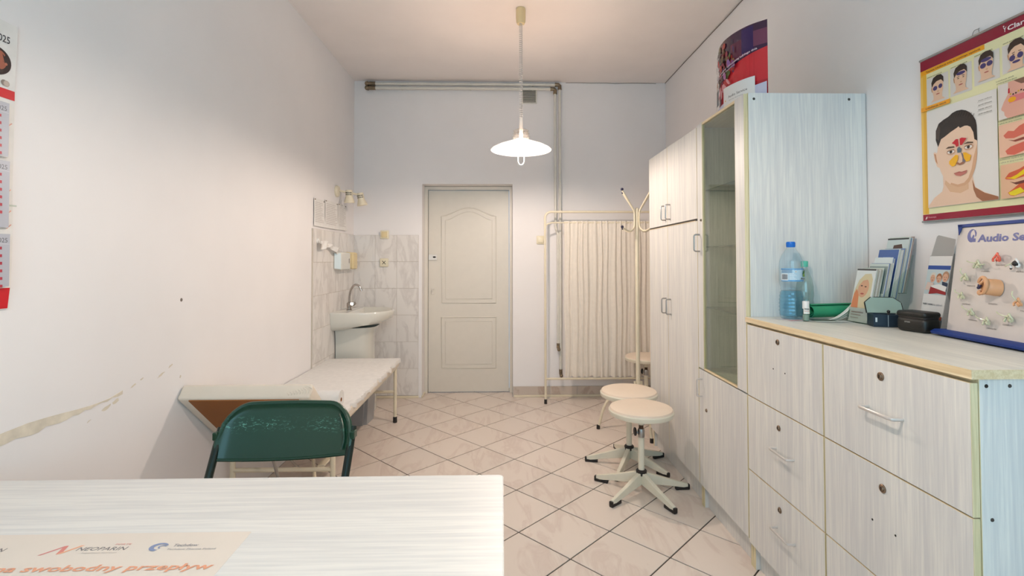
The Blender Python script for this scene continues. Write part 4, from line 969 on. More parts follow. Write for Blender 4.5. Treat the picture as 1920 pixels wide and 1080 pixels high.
# ------------------------------------------------------------------ wall chart on the right wall
def chart():
    X = XR-.010
    t = thing('medical_wall_chart', (XR, 1.55, 1.4), 'glossy sinus pain chart with a large face, hung on the right wall', 'poster')
    Wd = .86
    def w(a, b2, h):
        bulge = 0.0
        return Vector((X-.002-bulge-h, 1.83-a, b2))
    b = MB(); b.grid(lambda u, v: w(Wd*u, 1.449+.602*v, 0), 16, 16, .0006); obj('sheet', b, 'paper', t, ang=60)
    b = MB(); b.tube([(X-.002, 1.832, 2.054), (X-.002, 1.83-Wd-.002, 2.054)], .0048, 10); b.tube([(X-.003, 1.833, 1.448), (X-.003, 1.83-Wd-.003, 1.448)], .0035, 10); obj('hanging_strip', b, 'steel', t)
    b = MB(); b.tube(smooth([(X-.004, 1.62, 2.058), (X-.002, 1.615, 2.072), (XR-.002, 1.608, 2.076), (X-.002, 1.600, 2.072), (X-.004, 1.596, 2.058)], 4), .0012, 6); obj('hanging_loop', b, 'steel', t)
    P = Print((0, 0, 0), (0, 1, 0), (0, 0, 1), (-1, 0, 0), .00007, warp=lambda a, b2, h: w(a, b2, .0008+h))
    P.rect(0, 1.45, Wd, 2.05, '#e8e3b4', 12)
    P.rect(0, 1.475, .026, 2.012, '#e9b23c'); P.rect(.0, 1.475, .010, 1.99, '#eec05a')
    P.rect(0, 2.012, Wd, 2.05, '#8c1030', 12); P.rect(0, 1.45, Wd, 1.474, '#98162f', 12)
    P.rect(.005, 1.995, .250, 2.0115, '#f0a21e', 4); P.text('Typowa lokalizacja bólu w przebiegu zapalenia', .024, 2.0, .0085, '#5a3a1c', .02, .212)
    P.text('Clari', .325, 2.021, .021, '#f3e9ea', .02, .055); P.text('Y', .312, 2.021, .022, '#f3e9ea', .01, .010)
    P.ell(.3135, 2.040, .0022, .0022, '#f3e9ea')
    P.rect(.027, 1.874, .117, 1.974, '#d8d2cb'); P.rect(.124, 1.877, .205, 1.975, '#d8d2cb'); P.rect(.213, 1.884, .299, 1.979, '#d8d2cb'); P.rect(.307, 1.889, .40, 1.978, '#d8d2cb')
    for x, s in ((.030, 'zatok klinowych'), (.127, 'zatok czołowych'), (.215, 'zatok sitowych'), (.310, 'zatok szczękowych')): P.text(s, x, 1.9775 if x < .2 else 1.983, .0055, '#6d6a55', .01, .062)
    SK, SH, HR = '#e3bda0', '#b98763', '#3a2c25'
    def head(cx, cy, k, marks):
        def q(pts): return [(cx+a*k, cy+b2*k) for a, b2 in pts]
        P.poly(q([(-.018, -.02), (-.018, -.036), (-.030, -.045), (.030, -.045), (.018, -.036), (.018, -.02)]), SK)
        P.poly(q([(-.024, .012), (-.027, .005), (-.025, -.008), (-.021, -.01)]), SH)
        P.poly(q([(-.023, .025), (-.0225, -.005), (-.019, -.021), (-.010, -.034), (0, -.038), (.010, -.034), (.019, -.02), (.0225, -.005), (.023, .02), (.015, .034), (-.012, .034)]), SK)
        P.poly(q([(-.024, .008), (-.026, .026), (-.018, .042), (-.002, .048), (.014, .046), (.024, .034), (.0245, .014), (.020, .020), (.014, .027), (-.004, .026), (-.016, .019)]), HR)
        P.line(cx-.013*k, cy+.007*k, cx-.004*k, cy+.0085*k, .002*k, HR); P.line(cx+.006*k, cy+.0085*k, cx+.015*k, cy+.007*k, .002*k, HR)
        P.ell(cx-.008*k, cy+.002*k, .0035*k, .0015*k, HR); P.ell(cx+.011*k, cy+.002*k, .0035*k, .0015*k, HR)
        P.ell(cx+.002*k, cy-.012*k, .004*k, .0012*k, SH); P.ell(cx+.001*k, cy-.021*k, .008*k, .0022*k, '#b0655a')
        for a, b2, rx, ry in marks: P.ell(cx+a*k, cy+b2*k, rx*k, ry*k, '#4a3f6e')
    head(.074, 1.928, 1, [(-.010, .002, .009, .008), (.012, .004, .008, .008)])
    head(.165, 1.930, 1, [(.002, .018, .017, .006)])
    head(.257, 1.938, 1, [(0, .020, .018, .006), (-.010, .003, .010, .0085), (.012, .004, .010, .0085)])
    head(.353, 1.936, 1, [(-.012, -.008, .009, .009), (.012, -.006, .009, .009), (.0, -.022, .012, .004)])
    P.rect(.029, 1.497, .291, 1.852, '#e2dcd6', 4); P.rect(.005, 1.858, .126, 1.8735, '#f0a21e', 2); P.text('Lokalizacja zatok', .026, 1.8625, .009, '#5a3a1c', .02, .086)
    for i, s in enumerate(('zatoki czołowe', 'zatoki klinowe', 'zatoki sitowe', 'zatoki szczękowe')):
        P.text(s, .229, 1.829-i*.0148, .006, '#777167', .01, .046); P.line(.226, 1.826-i*.0148, .276, 1.826-i*.0148, .0006, '#8e887e')
    hair = [(0.067, 1.739), (0.068, 1.773), (0.08, 1.796), (0.1, 1.805), (0.119, 1.81), (0.135, 1.819), (0.151, 1.822), (0.17, 1.820), (0.186, 1.813), (0.2, 1.802), (0.211, 1.788), (0.22, 1.77), (0.223, 1.753), (0.224, 1.701), (0.214, 1.708), (0.211, 1.732), (0.201, 1.753), (0.19, 1.76), (0.18, 1.762), (0.163, 1.759), (0.158, 1.766), (0.15, 1.762), (0.127, 1.754), (0.103, 1.743), (0.089, 1.738), (0.076, 1.712)]
    face = [(0.076, 1.722), (0.089, 1.744), (0.103, 1.747), (0.127, 1.76), (0.163, 1.768), (0.18, 1.768), (0.202, 1.757), (0.213, 1.736), (0.217, 1.707), (0.224, 1.701), (0.223, 1.658), (0.22, 1.635), (0.215, 1.612), (0.206, 1.59), (0.193, 1.568), (0.176, 1.559), (0.149, 1.557), (0.122, 1.571), (0.1, 1.591), (0.084, 1.624), (0.081, 1.635), (0.07, 1.643), (0.06, 1.671), (0.056, 1.694), (0.061, 1.697), (0.071, 1.691), (0.073, 1.70)]
    P.poly([(0.093, 1.625), (0.094, 1.567), (0.089, 1.55), (0.057, 1.532), (0.032, 1.505), (0.032, 1.498), (0.290, 1.498), (0.290, 1.507), (0.245, 1.527), (0.213, 1.549), (0.202, 1.60)], '#e6c3a8')
    P.poly([(0.203, 1.575), (0.213, 1.547), (0.245, 1.525), (0.290, 1.507), (0.290, 1.498), (0.237, 1.498), (0.217, 1.515), (0.207, 1.540)], '#a0694a')
    P.poly([(0.105, 1.597), (0.149, 1.560), (0.19, 1.568), (0.19, 1.545), (0.16, 1.535), (0.12, 1.545), (0.1, 1.575)], '#d9ae8c')
    P.poly(face, '#e9c7ac')
    P.poly([(0.223, 1.69), (0.223, 1.658), (0.22, 1.635), (0.215, 1.612), (0.206, 1.59), (0.193, 1.568), (0.176, 1.559), (0.149, 1.557), (0.122, 1.571), (0.125, 1.576), (0.150, 1.566), (0.174, 1.569), (0.190, 1.583), (0.202, 1.612), (0.210, 1.65)], '#d3a582')
    P.poly([(0.059, 1.691), (0.066, 1.688), (0.069, 1.669), (0.073, 1.650), (0.065, 1.662)], '#c08a68')
    P.poly(hair, '#33261f'); P.poly([(.068, 1.745), (.070, 1.77), (.082, 1.79), (.086, 1.77), (.080, 1.735)], '#4e3d33')
    for i in range(14): P.line(.085+i*.0095, 1.775+.025*math.sin(i*.23), .093+i*.0095, 1.79+.025*math.sin(i*.23), .0015, '#4a3a30')
    for cx, cy, s in ((.128, 1.6835, 1), (.194, 1.6865, 1)):
        P.ell(cx, cy, .017, .010, '#c99c7e'); P.ell(cx, cy, .0135, .0055, '#e6ddd6'); P.ell(cx, cy, .0055, .0055, '#4c3a2d'); P.ell(cx, cy, .0025, .0025, '#17100c'); P.line(cx-.014, cy+.004, cx+.013, cy+.0055, .0018, '#4a3326')
    P.poly([(0.108, 1.699), (0.119, 1.704), (0.141, 1.701), (0.143, 1.696), (0.121, 1.698)], '#5c4231'); P.poly([(0.175, 1.70), (0.192, 1.705), (0.211, 1.700), (0.211, 1.696), (0.194, 1.699)], '#5c4231')
    P.poly([(0.167, 1.674), (0.173, 1.669), (0.183, 1.645), (0.180, 1.637), (0.171, 1.641), (0.172, 1.652)], '#7d6d72'); P.poly([(0.145, 1.639), (0.153, 1.643), (0.162, 1.637), (0.171, 1.641), (0.18, 1.637), (0.175, 1.633), (0.162, 1.631)], '#a06a4e')
    P.poly([(0.138, 1.607), (0.159, 1.610), (0.168, 1.607), (0.188, 1.610), (0.185, 1.6), (0.163, 1.593), (0.146, 1.598)], '#c27366'); P.line(.139, 1.606, .187, 1.607, .0012, '#8d4840')
    for pts in ([(0.133, 1.713), (0.149, 1.724), (0.158, 1.722), (0.160, 1.698), (0.15, 1.696), (0.146, 1.705)], [(0.164, 1.699), (0.163, 1.722), (0.171, 1.724), (0.190, 1.718), (0.179, 1.706), (0.172, 1.698)]):
        cx = sum(p[0] for p in pts)/len(pts); cy = sum(p[1] for p in pts)/len(pts)
        P.poly([(cx+(a-cx)*1.14, cy+(b2-cy)*1.14) for a, b2 in pts], '#e8cdbb'); P.poly(pts, '#c2202a')
    P.poly([(0.122, 1.652), (0.134, 1.661), (0.147, 1.67), (0.157, 1.666), (0.156, 1.652), (0.144, 1.632), (0.133, 1.631), (0.122, 1.642)], '#efb01c'); P.poly([(0.175, 1.672), (0.185, 1.670), (0.204, 1.656), (0.199, 1.639), (0.186, 1.638), (0.178, 1.652)], '#efb01c')
    P.poly([(0.153, 1.689), (0.161, 1.695), (0.169, 1.686), (0.167, 1.674), (0.154, 1.675)], '#5b6b78')
    # right hand pictures
    P.rect(.299, 1.746, .58, 1.857, '#d8cfc8', 2); P.text('Lokalizacja zatok', .294, 1.869, .006, '#6d6a55', .01, .055); P.text('przekrój boczny głowy', .296, 1.861, .0055, '#6d6a55', .01, .062)
    P.poly([(.327, 1.746), (.318, 1.757), (.317, 1.768), (.309, 1.775), (.308, 1.780), (.317, 1.800), (.330, 1.820), (.331, 1.857), (.46, 1.857), (.46, 1.746)], '#d9a391'); P.poly([(.347, 1.857), (.42, 1.857), (.42, 1.835), (.37, 1.84)], '#84604f'); P.poly([(.333, 1.790), (.42, 1.795), (.42, 1.81), (.335, 1.812)], '#d6797a')
    P.ell(.342, 1.800, .012, .008, '#e8a31e'); P.poly([(.330, 1.822), (.336, 1.822), (.335, 1.838), (.331, 1.836)], '#b3202a')
    for i in range(7): P.ell(.338+i*.008, 1.818-.003*math.sin(i*1.3), .0028, .0025, '#3c2b26' if i % 3 else '#c99a2c')
    P.text('Prawidłowe zatoki szczękowe', .298, 1.740, .0058, '#6d6a55', .01, .08); P.text('i ujścia do jamy nosowej', .299, 1.732, .0055, '#6d6a55', .01, .07); P.text('Zmienione zapalnie zatoki', .300, 1.618, .0058, '#6d6a55', .01, .08); P.text('i ujścia do jamy nosowej', .301, 1.609, .0055, '#6d6a55', .01, .07)
    P.rect(.300, 1.627, .55, 1.729, '#e3b79c', 2); P.rect(.303, 1.497, .55, 1.603, '#e0b391', 2)
    P.poly([(0.314, 1.694), (0.329, 1.706), (0.346, 1.701), (0.362, 1.713), (.40, 1.724), (.40, 1.69), (0.346, 1.679), (0.321, 1.684)], '#cf6a58'); P.poly([(0.319, 1.645), (0.335, 1.655), (0.361, 1.660), (.39, 1.665), (.38, 1.636), (0.346, 1.628), (0.325, 1.633)], '#cf6553'); P.poly([(.328, 1.678), (.345, 1.673), (.40, 1.68), (.40, 1.670), (.35, 1.667)], '#8c4a3c')
    P.poly([(0.316, 1.56), (0.329, 1.575), (0.359, 1.582), (.40, 1.60), (.40, 1.562), (0.343, 1.552), (0.32, 1.556)], '#cb5a3c'); P.poly([(.317, 1.562), (.334, 1.560), (.352, 1.566), (.39, 1.59), (.40, 1.575), (.345, 1.553)], '#e6c41e'); P.poly([(0.324, 1.514), (0.342, 1.525), (0.358, 1.537), (.39, 1.55), (.385, 1.512), (0.342, 1.502), (0.331, 1.505)], '#cc5a33'); P.poly([(.326, 1.514), (.342, 1.520), (.362, 1.526), (.375, 1.512), (.345, 1.503), (.332, 1.506)], '#e8d02a'); P.poly([(.33, 1.548), (.345, 1.543), (.40, 1.55), (.40, 1.54), (.35, 1.536)], '#6d3a30')
    P.poly([(.022, 1.455), (.026, 1.463), (.031, 1.466), (.030, 1.459), (.026, 1.455)], '#efd8d8'); P.text('Fitoterapia', .035, 1.459, .0075, '#d99aa4', .01, .033)
    P.build('printed_picture', t, 'gloss')
chart()

# ------------------------------------------------------------------ calendar on the left wall
def calendar():
    t = thing('wall_calendar', (XL, 1.31, 1.17), 'three-month wall calendar with red bands on the left wall', 'calendar')
    y0, y1 = 1.135, 1.468; X = XL+.004
    def w(a, b2, h): return Vector((X+h+.004*max(0, math.sin((b2-1.17)*9)), a, b2))
    b = MB(); b.grid(lambda u, v: w(y0+(y1-y0)*u-.006*(1-v), 1.172+(1.985-1.172)*v, 0), 4, 24, .001); obj('backing', b, 'paper', t, ang=60)
    for z0, z1 in ((1.60, 1.755), (1.40, 1.59), (1.235, 1.385)):
        b = MB(); b.box(X+.005, X+.012, y0+.012, y1-.028, z0, z1, .001); obj('month_pad', b, 'bin' if 0 else 'paper', t)
    P = Print((0, 0, 0), (0, 1, 0), (0, 0, 1), (1, 0, 0), .00007, warp=lambda a, b2, h: w(a, b2, .0016+h))
    P.text('2025', 1.402, 1.926, .028, '#3b3b40', .01, .044)
    P.rect(y0, 1.769, y1-.003, 1.796, '#cf0e22', 2); P.poly([(y0, 1.174), (1.456, 1.174), (1.460, 1.232), (y0, 1.232)], '#cf0e22')
    P.ell(1.405, 1.868, .048, .040, '#2a1c1e', 0, 32); P.ell(1.418, 1.872, .022, .027, '#a4604a'); P.poly([(1.398, 1.850), (1.432, 1.846), (1.428, 1.838), (1.405, 1.836)], '#3c302c'); P.ell(1.428, 1.870, .003, .002, '#3a1f18'); P.ell(1.438, 1.866, .004, .004, '#b87058')
    P.ell(1.433, 1.812, .009, .0085, '#8d8078'); P.ell(1.440, 1.811, .009, .0088, '#b5a59a'); P.ell(1.440, 1.811, .007, .0068, '#c4b5aa')
    for z in (1.69, 1.50, 1.44, 1.40): P.line(1.444, z, 1.458, z+.012, .003, '#d8a090')
    P.build('printed_header', t)
    P = Print((X+.0125, 0, 0), (0, 1, 0), (0, 0, 1), (1, 0, 0), .0001)
    for z0, z1 in ((1.60, 1.755), (1.40, 1.59), (1.235, 1.385)):
        P.rect(y0+.013, z0+.002, y1-.029, z1-.001, '#b9bac3'); P.text('2025', 1.398, z1-.025, .018, '#55555c', .0, .034); P.rect(y0+.014, z1-.030, y1-.030, z1-.029, '#d6d6dc')
        for r in range(6):
            for c in range(7): P.rect(1.165+c*.040, z1-.045-r*.021, 1.176+c*.040, z1-.037-r*.021, '#b5384a' if c > 5 else '#77777f')
    P.build('printed_months', t)
    b = MB(); b.box(X+.012, X+.015, y0+.01, y1-.004, 1.463, 1.468, .001); obj('date_band', b, 'glass', t)
    b = MB(); b.tube([(X, 1.30, 1.985), (X-.001, 1.30, 2.0)], .003, 8); obj('hanger', b, 'steel', t)
calendar()

# ------------------------------------------------------------------ things on the worktop
def xfm(o, ax, ay, az=(0, 0, 1)):
    """matrix from local axes at origin o"""
    ax, ay, az = Vector(ax).normalized(), Vector(ay).normalized(), Vector(az).normalized()
    return Matrix(((ax.x, ay.x, az.x, o[0]), (ax.y, ay.y, az.y, o[1]), (ax.z, ay.z, az.z, o[2]), (0, 0, 0, 1)))
def big_bottle():
    x, y = 1.200, 2.045; z = ZT
    t = thing('water_bottle', (x, y, z), 'large blue plastic water bottle with blue cap, half full', 'bottle')
    def rr(h):
        pr = [(0, .036), (.006, .043), (.02, .046), (.07, .046), (.10, .044), (.115, .040), (.13, .040), (.145, .044), (.16, .0455), (.215, .0455), (.24, .043), (.265, .034), (.285, .021), (.297, .0145), (.312, .0135)]
        for (a, b1), (c, d) in zip(pr, pr[1:]):
            if a <= h <= c: return b1+(d-b1)*(h-a)/(c-a)
        return .0135
    out = []; n = 70
    for i in range(n+1):
        h = .312*i/n; r = rr(h)+(.0011*math.sin(h*420) if .02 < h < .14 else 0); out.append((r, z+.001+h))
    inn = [(max(.002, r-.0009), zz+.0009*(i == 0)) for i, (r, zz) in enumerate(out)]
    b = MB(); b.lathe([(0, z+.008), (.02, z+.006)]+out, (x, y, 0), 40, cap=False)
    obj('bottle_body', b, 'pet', t)
    wl_ = [(r-.0018, zz) for r, zz in out if z+.012 < zz < z+.118]
    b = MB(); b.lathe([(0, z+.0105), (.03, z+.0105)]+wl_+[(0, wl_[-1][1])], (x, y, 0), 40, cap=False); obj('water', b, 'water', t)
    b = MB(); b.lathe([(.0155, z+.296), (.0165, z+.298), (.0165, z+.316), (.0150, z+.319), (0, z+.319)], (x, y, 0), 28)
    for k in range(28):
        a = 2*PI*k/28; b.tube([(x+.0165*math.cos(a), y+.0165*math.sin(a), z+.299), (x+.0165*math.cos(a), y+.0165*math.sin(a), z+.315)], .0007, 4)
    obj('cap', b, 'bluecap', t)
    # label wrapped round the waist
    def w(a, b2, h): return Vector((x+(.0462+h)*math.sin(a/.0462), y-(.0462+h)*math.cos(a/.0462), z+b2))
    P = Print((0, 0, 0), (1, 0, 0), (0, 0, 1), (0, -1, 0), .00012, warp=w)
    P.rect(-.065, .156, .078, .162, '#5f9fd0', 16); P.rect(-.066, .162, .078, .207, '#b6d3e2', 16); P.rect(-.066, .203, .078, .209, '#6ea3cf', 16)
    P.rect(-.064, .160, -.036, .188, '#e4ebee', 3)
    for i in range(9): P.rect(-.061+i*.0026, .164, -.0600+i*.0026+.0006*(i % 3), .185, '#54606c')
    for i in range(5): P.rect(-.060, .191+i*.003, -.018-.004*(i % 2), .1922+i*.003, '#5d86ad', 3)
    for i in range(6): P.rect(-.030, .163+i*.005, -.004-.005*(i % 3), .1650+i*.005, '#e8f0f4', 2)
    P.ell(.036, .188, .014, .014, '#3f7a3c'); P.ell(.030, .181, .008, .006, '#79a838'); P.ell(.041, .192, .006, .005, '#bcd77a'); P.poly([(.020, .186), (.034, .206), (.048, .188), (.036, .194)], '#2f5d2d')
    P.ell(-.008, .196, .004, .004, '#f2f4f4'); P.ell(-.008, .196, .0018, .0018, '#20242a'); P.text('ŻYWIEC', .012, .163, .010, '#2a4a3a', .03, .040) if 0 else P.text('Fresco', .012, .164, .011, '#23303a', .03, .036)
    P.build('label', t, 'gloss')
big_bottle()
def small_things():
    x, y = 1.283, 2.088; z = ZT
    t = thing('water_bottle', (x, y, z), 'smaller clear bottle with mint cap standing behind the large bottle', 'bottle')
    pr = [(.0, .004), (.028, .002), (.033, .008), (.034, .06), (.031, .075), (.034, .095), (.033, .13), (.027, .165), (.016, .195), (.0115, .21), (.0115, .226)]
    b = MB(); b.lathe([(r, z+h) for r, h in pr], (x, y, 0), 32, cap=False); obj('bottle_body', b, 'vial', t)
    b = MB(); b.lathe([(.0135, z+.214), (.014, z+.236), (.012, z+.239), (0, z+.239)], (x, y, 0), 24); obj('cap', b, 'mintcap', t)
    x, y = 1.209, 1.962
    t = thing('gel_tube', (x, y, z), 'little clear bottle with white cap and black letters beside the large bottle', 'bottle')
    b = MB(); pr = [(0, .002), (.011, .001), (.0125, .004), (.0128, .045), (.0115, .050)]; b.lathe([(r, z+h) for r, h in pr], (x, y, 0), 24, cap=False); obj('bottle_body', b, 'vial', t)
    b = MB(); b.lathe([(0, z+.003), (.0105, z+.003), (.0113, z+.026), (0, z+.026)], (x, y, 0), 20); obj('gel', b, 'boxin', t)
    b = MB(); b.lathe([(.0125, z+.050), (.0122, z+.078), (.011, z+.080), (0, z+.080)], (x, y, 0), 24); obj('cap', b, 'white', t)
    P = Print((0, 0, 0), (1, 0, 0), (0, 0, 1), (0, -1, 0), .0001, warp=lambda a, b2, h: Vector((x+(.0132+h)*math.sin(a/.0132), y-(.0132+h)*math.cos(a/.0132), z+b2)))
    P.rect(-.016, .030, .018, .056, '#e3e3dc', 8); P.text('WIAL', -.013, .046, .009, '#1d1d1d', .03, .021); P.rect(-.012, .040, .009, .0415, '#c46a6a', 4); P.build('label', t)
    # leaflets lying under the bottles
    def leaf(c, rz, w, h, z0, lab, colr, stripes, mat='print'):
        m = Matrix.Translation((c[0], c[1], z0)) @ Matrix.Rotation(rz, 4, 'Z')
        t = thing('leaflet', (c[0], c[1], z0), lab, 'leaflet')
        b = MB(); b.box(-w/2, w/2, -h/2, h/2, .0002, .0010, 0, 1, m); obj('sheet', b, 'paper', t)
        P = Print((0, 0, 0), (1, 0, 0), (0, 1, 0), (0, 0, 1), .00005, warp=lambda a, b2, hh: m @ Vector((a, b2, .0011+hh)))
        P.rect(-w/2, -h/2, w/2, h/2, colr)
        for (a, b2, c2, d, cc) in stripes: P.rect(a*w, b2*h, c2*w, d*h, cc)
        P.build('printed_face', t); return t
    leaf((1.215, 2.020), .25, .17, .10, ZT, 'leaflet with pink print lying under the large bottle', '#dcd3cf', [(-.45, -.4, -.1, -.15, '#cf8f8c'), (-.35, .1, .1, .3, '#c9a19a'), (0, -.42, .3, -.2, '#d9a7a1')])
    leaf((1.300, 1.955), -.15, .13, .075, ZT+.0012, 'dark green and white leaflet lying in front of the rolled mat', '#cfd3cb', [(-.5, -.1, .2, .5, '#4d5c55'), (-.2, .0, .1, .35, '#7a6a63'), (.2, -.4, .5, .1, '#e2e0da')])
    # rolled green mat
    t = thing('rolled_mat', (1.39, 2.06, ZT), 'dark green rubber mat rolled up against the wall corner', 'mat')
    a, c = Vector((1.256, 2.016, ZT+.034)), Vector((1.455, 2.040, ZT+.036)); d = (c-a).normalized(); up = V(0, 0, 1); sd = d.cross(up).normalized(); up = sd.cross(d)
    def roll(u, v):
        th = u*2*PI*1.75; r = .021+.0125*u; return a+(c-a)*v+sd*(r*.98*math.sin(th+2.0))+up*(r*.9*math.cos(th+2.0))
    b = MB(); b.grid(roll, 70, 1, .0022); obj('roll', b, 'green_mat', t, ang=60)
    zmin = 0
    # fanned papers against the roll
    for i, (dx, lab, cc) in enumerate(((0, 'frontmost curled white leaflet leaning on the green roll', '#e7e6df'), (.012, 'second curled leaflet leaning on the green roll, behind the frontmost', '#cfd6c8'), (.024, 'rear curled leaflet between the green roll and leaflet stand', '#e2e2d8'))):
        def f(u, v, dx=dx):
            s_ = v; return Vector((1.305+dx+.115*s_+.0, 1.958+.006*math.sin(3*s_)+.020*u+.1*dx, ZT+.0025+.0016*(2-i)+.078*s_**2.0+.018*dx*40*s_*(1-s_)*.5))
        b = MB(); b.grid(f, 3, 16, .0006); o = obj('curled_leaflet', b, plain('leaflet_paper_%d' % i, cc, .6), None, ang=60); props(o, lab, 'leaflet')
small_things()
def leaflet_stand():
    th = math.atan2(-.62, .78)
    ax, bx = V(.05, -.9987, 0), V(.9987, .05, 0)  # along the row of leaflets, towards the wall
    O = V(1.372, 1.955, ZT)
    t = thing('leaflet_stand', O, 'clear stepped acrylic stand holding leaflets beside the tall cabinet', 'stand')
    lean = .22
    up = (V(0, 0, 1)+bx*lean).normalized()
    tiers = [(.0, 0, .0), (.046, 0, .030), (.092, 0, .070), (.130, 0, .115)]
    def P3(s, b_, h): return O+ax*s+bx*b_+V(0, 0, h)
    Wt = .102
    b = MB()
    for (bo, so, h) in tiers:
        for k in (0, 1):  # front lip and pocket back
            q = P3(so*.35-.002, bo-.003+k*.034, h); m = xfm(q, ax, bx, up)
            hh = .06 if k == 0 else .15; b.grid(lambda u, v, m=m, hh=hh: m @ V(Wt*u, 0, hh*v), 1, 1)
        m = xfm(P3(so*.35-.002, bo-.003, h), ax, bx, up); b.box(0, Wt, 0, .034, .0, .002, 0, 1, m)
    for s in (-.004, Wt+.002):
        pts = [P3(s, -.006, .001), P3(s, .150, .001), P3(s, .185, .15), P3(s, .172, .215), P3(s, .150, .20), P3(s, .01, .06)]
        tt = bmesh.new(); tt.faces.new([tt.verts.new(p) for p in pts]); b.add(tt)
    obj('acrylic_frame', b, 'acrylic', t)
    def stack(tier, s0, w, hgt, count, thick, lab, face, cat='leaflet', hoff=0, dn=0):
        bo, so, h = tiers[tier]
        for i in range(count):
            q = P3(so*.35+s0+.0006*i, bo+.002+dn+i*thick*1.6, h+.003+hoff); m = xfm(q, ax, bx, up)
            tt = thing('leaflet', q, lab if i == 0 else lab2[0], cat, 'leaflets in the acrylic stand')
            hh = hgt+(.0 if i == 0 else random.uniform(-.006, .006))
            if i: del tt['label']; tt['label'] = lab2[tier]
            b = MB(); b.box(0, w, 0, thick, 0, hh, .0003, 1, m); obj('pages', b, random.choice(pages) if i else 'paper', tt)
            if i == 0:
                P = Print((0, 0, 0), (1, 0, 0), (0, 0, 1), (0, -1, 0), .00012, warp=lambda a, b2, hx, m=m: m @ Vector((a, -.0004-hx, b2)))
                face(P, w, hh); P.build('printed_cover', tt)
    pages = [plain('leaflet_edge_%d' % i, c, .6) for i, c in enumerate(('#d8d4cc', '#b9b4a6', '#c9d0c4', '#a78f86', '#e4e1da', '#7f93b4', '#9aa79a'))]
    lab2 = ['one of the leaflets packed behind the blonde woman cover, lowest pocket', 'one of the leaflets packed in the second pocket of the stand', 'one of the leaflets packed behind the blue leaflet', 'one of the leaflets packed in the topmost pocket of the stand']
    def woman(P, w, h):
        P.rect(0, 0, w, h, '#dfe0dc'); P.rect(0, h-.006, w, h, '#4a4540'); P.rect(0, 0, w, .055, '#d7cdc8')
        P.poly([(.002, .055), (.004, .12), (.02, .165), (.045, .19), (.075, .192), (.086, .17), (.088, .10), (.08, .055)], '#d8c9a4')
        P.poly([(.0, .055), (.006, .11), (.016, .13), (.03, .11), (.036, .055)], '#dd8a5e'); P.ell(.048, .135, .026, .038, '#dba684', -.1, 24)
        P.poly([(.022, .14), (.035, .178), (.06, .182), (.078, .16), (.06, .168), (.04, .163)], '#d9c9a0'); P.ell(.038, .143, .005, .0022, '#40302a'); P.ell(.058, .140, .005, .0022, '#40302a'); P.ell(.047, .112, .009, .003, '#b8564a')
        P.rect(.01, .036, .07, .041, '#a98a84'); P.rect(.01, .026, .06, .030, '#b99d97'); P.rect(.01, .015, .05, .018, '#b99d97')
    def couple(P, w, h):
        P.rect(0, 0, w, h, '#cdd4cb'); P.rect(0, h*.42, w, h*.95, '#8f9c96'); P.ell(.04, h*.68, .02, .028, '#cf9f80'); P.poly([(.018, h*.66), (.022, h*.84), (.055, h*.86), (.064, h*.7), (.05, h*.78), (.03, h*.76)], '#2c2622'); P.rect(.01, h*.2, .08, h*.23, '#7a8f86'); P.rect(.01, h*.12, .06, h*.14, '#7a8f86')
    def bluestrip(P, w, h): P.rect(0, 0, w, h, '#dfe4e0'); P.rect(0, h-.065, w, h-.045, '#3c5597'); P.rect(.012, h-.03, .06, h-.026, '#8c97ae')
    def blue(P, w, h): P.rect(0, 0, w, h, '#50689f'); P.rect(.025, h-.035, .06, h-.030, '#aebbdc')
    def lady(P, w, h):
        P.rect(0, 0, w, h, '#c9d2ce'); P.rect(0, h-.006, w, h, '#32302e'); P.ell(.055, h-.06, .024, .032, '#9b6a52'); P.poly([(.028, h-.07), (.034, h-.028), (.07, h-.024), (.084, h-.06), (.07, h-.045), (.045, h-.042)], '#5a4034'); P.rect(0, 0, w, h*.42, '#dcdfd9'); P.ell(.05, h*.5, .028, .025, '#4d5a52'); P.rect(.01, h*.3, .07, h*.325, '#7c8792')
    stack(0, 0, .094, .210, 8, .0022, 'leaflet with blonde woman on the cover, frontmost in the stand', woman)
    stack(1, .012, .088, .200, 6, .0022, 'leaflet with dark-haired person on the cover, second pocket', couple)
    stack(1, .002, .085, .225, 3, .0022, 'white leaflet with a blue stripe, standing behind the second pocket', bluestrip, dn=.024)
    stack(2, .0, .094, .215, 7, .0024, 'tall plain blue leaflet in the third pocket of the stand', blue)
    stack(3, .0, .098, .215, 5, .0026, 'tallest leaflet with a smiling brown-haired person, topmost pocket', lady)
leaflet_stand()
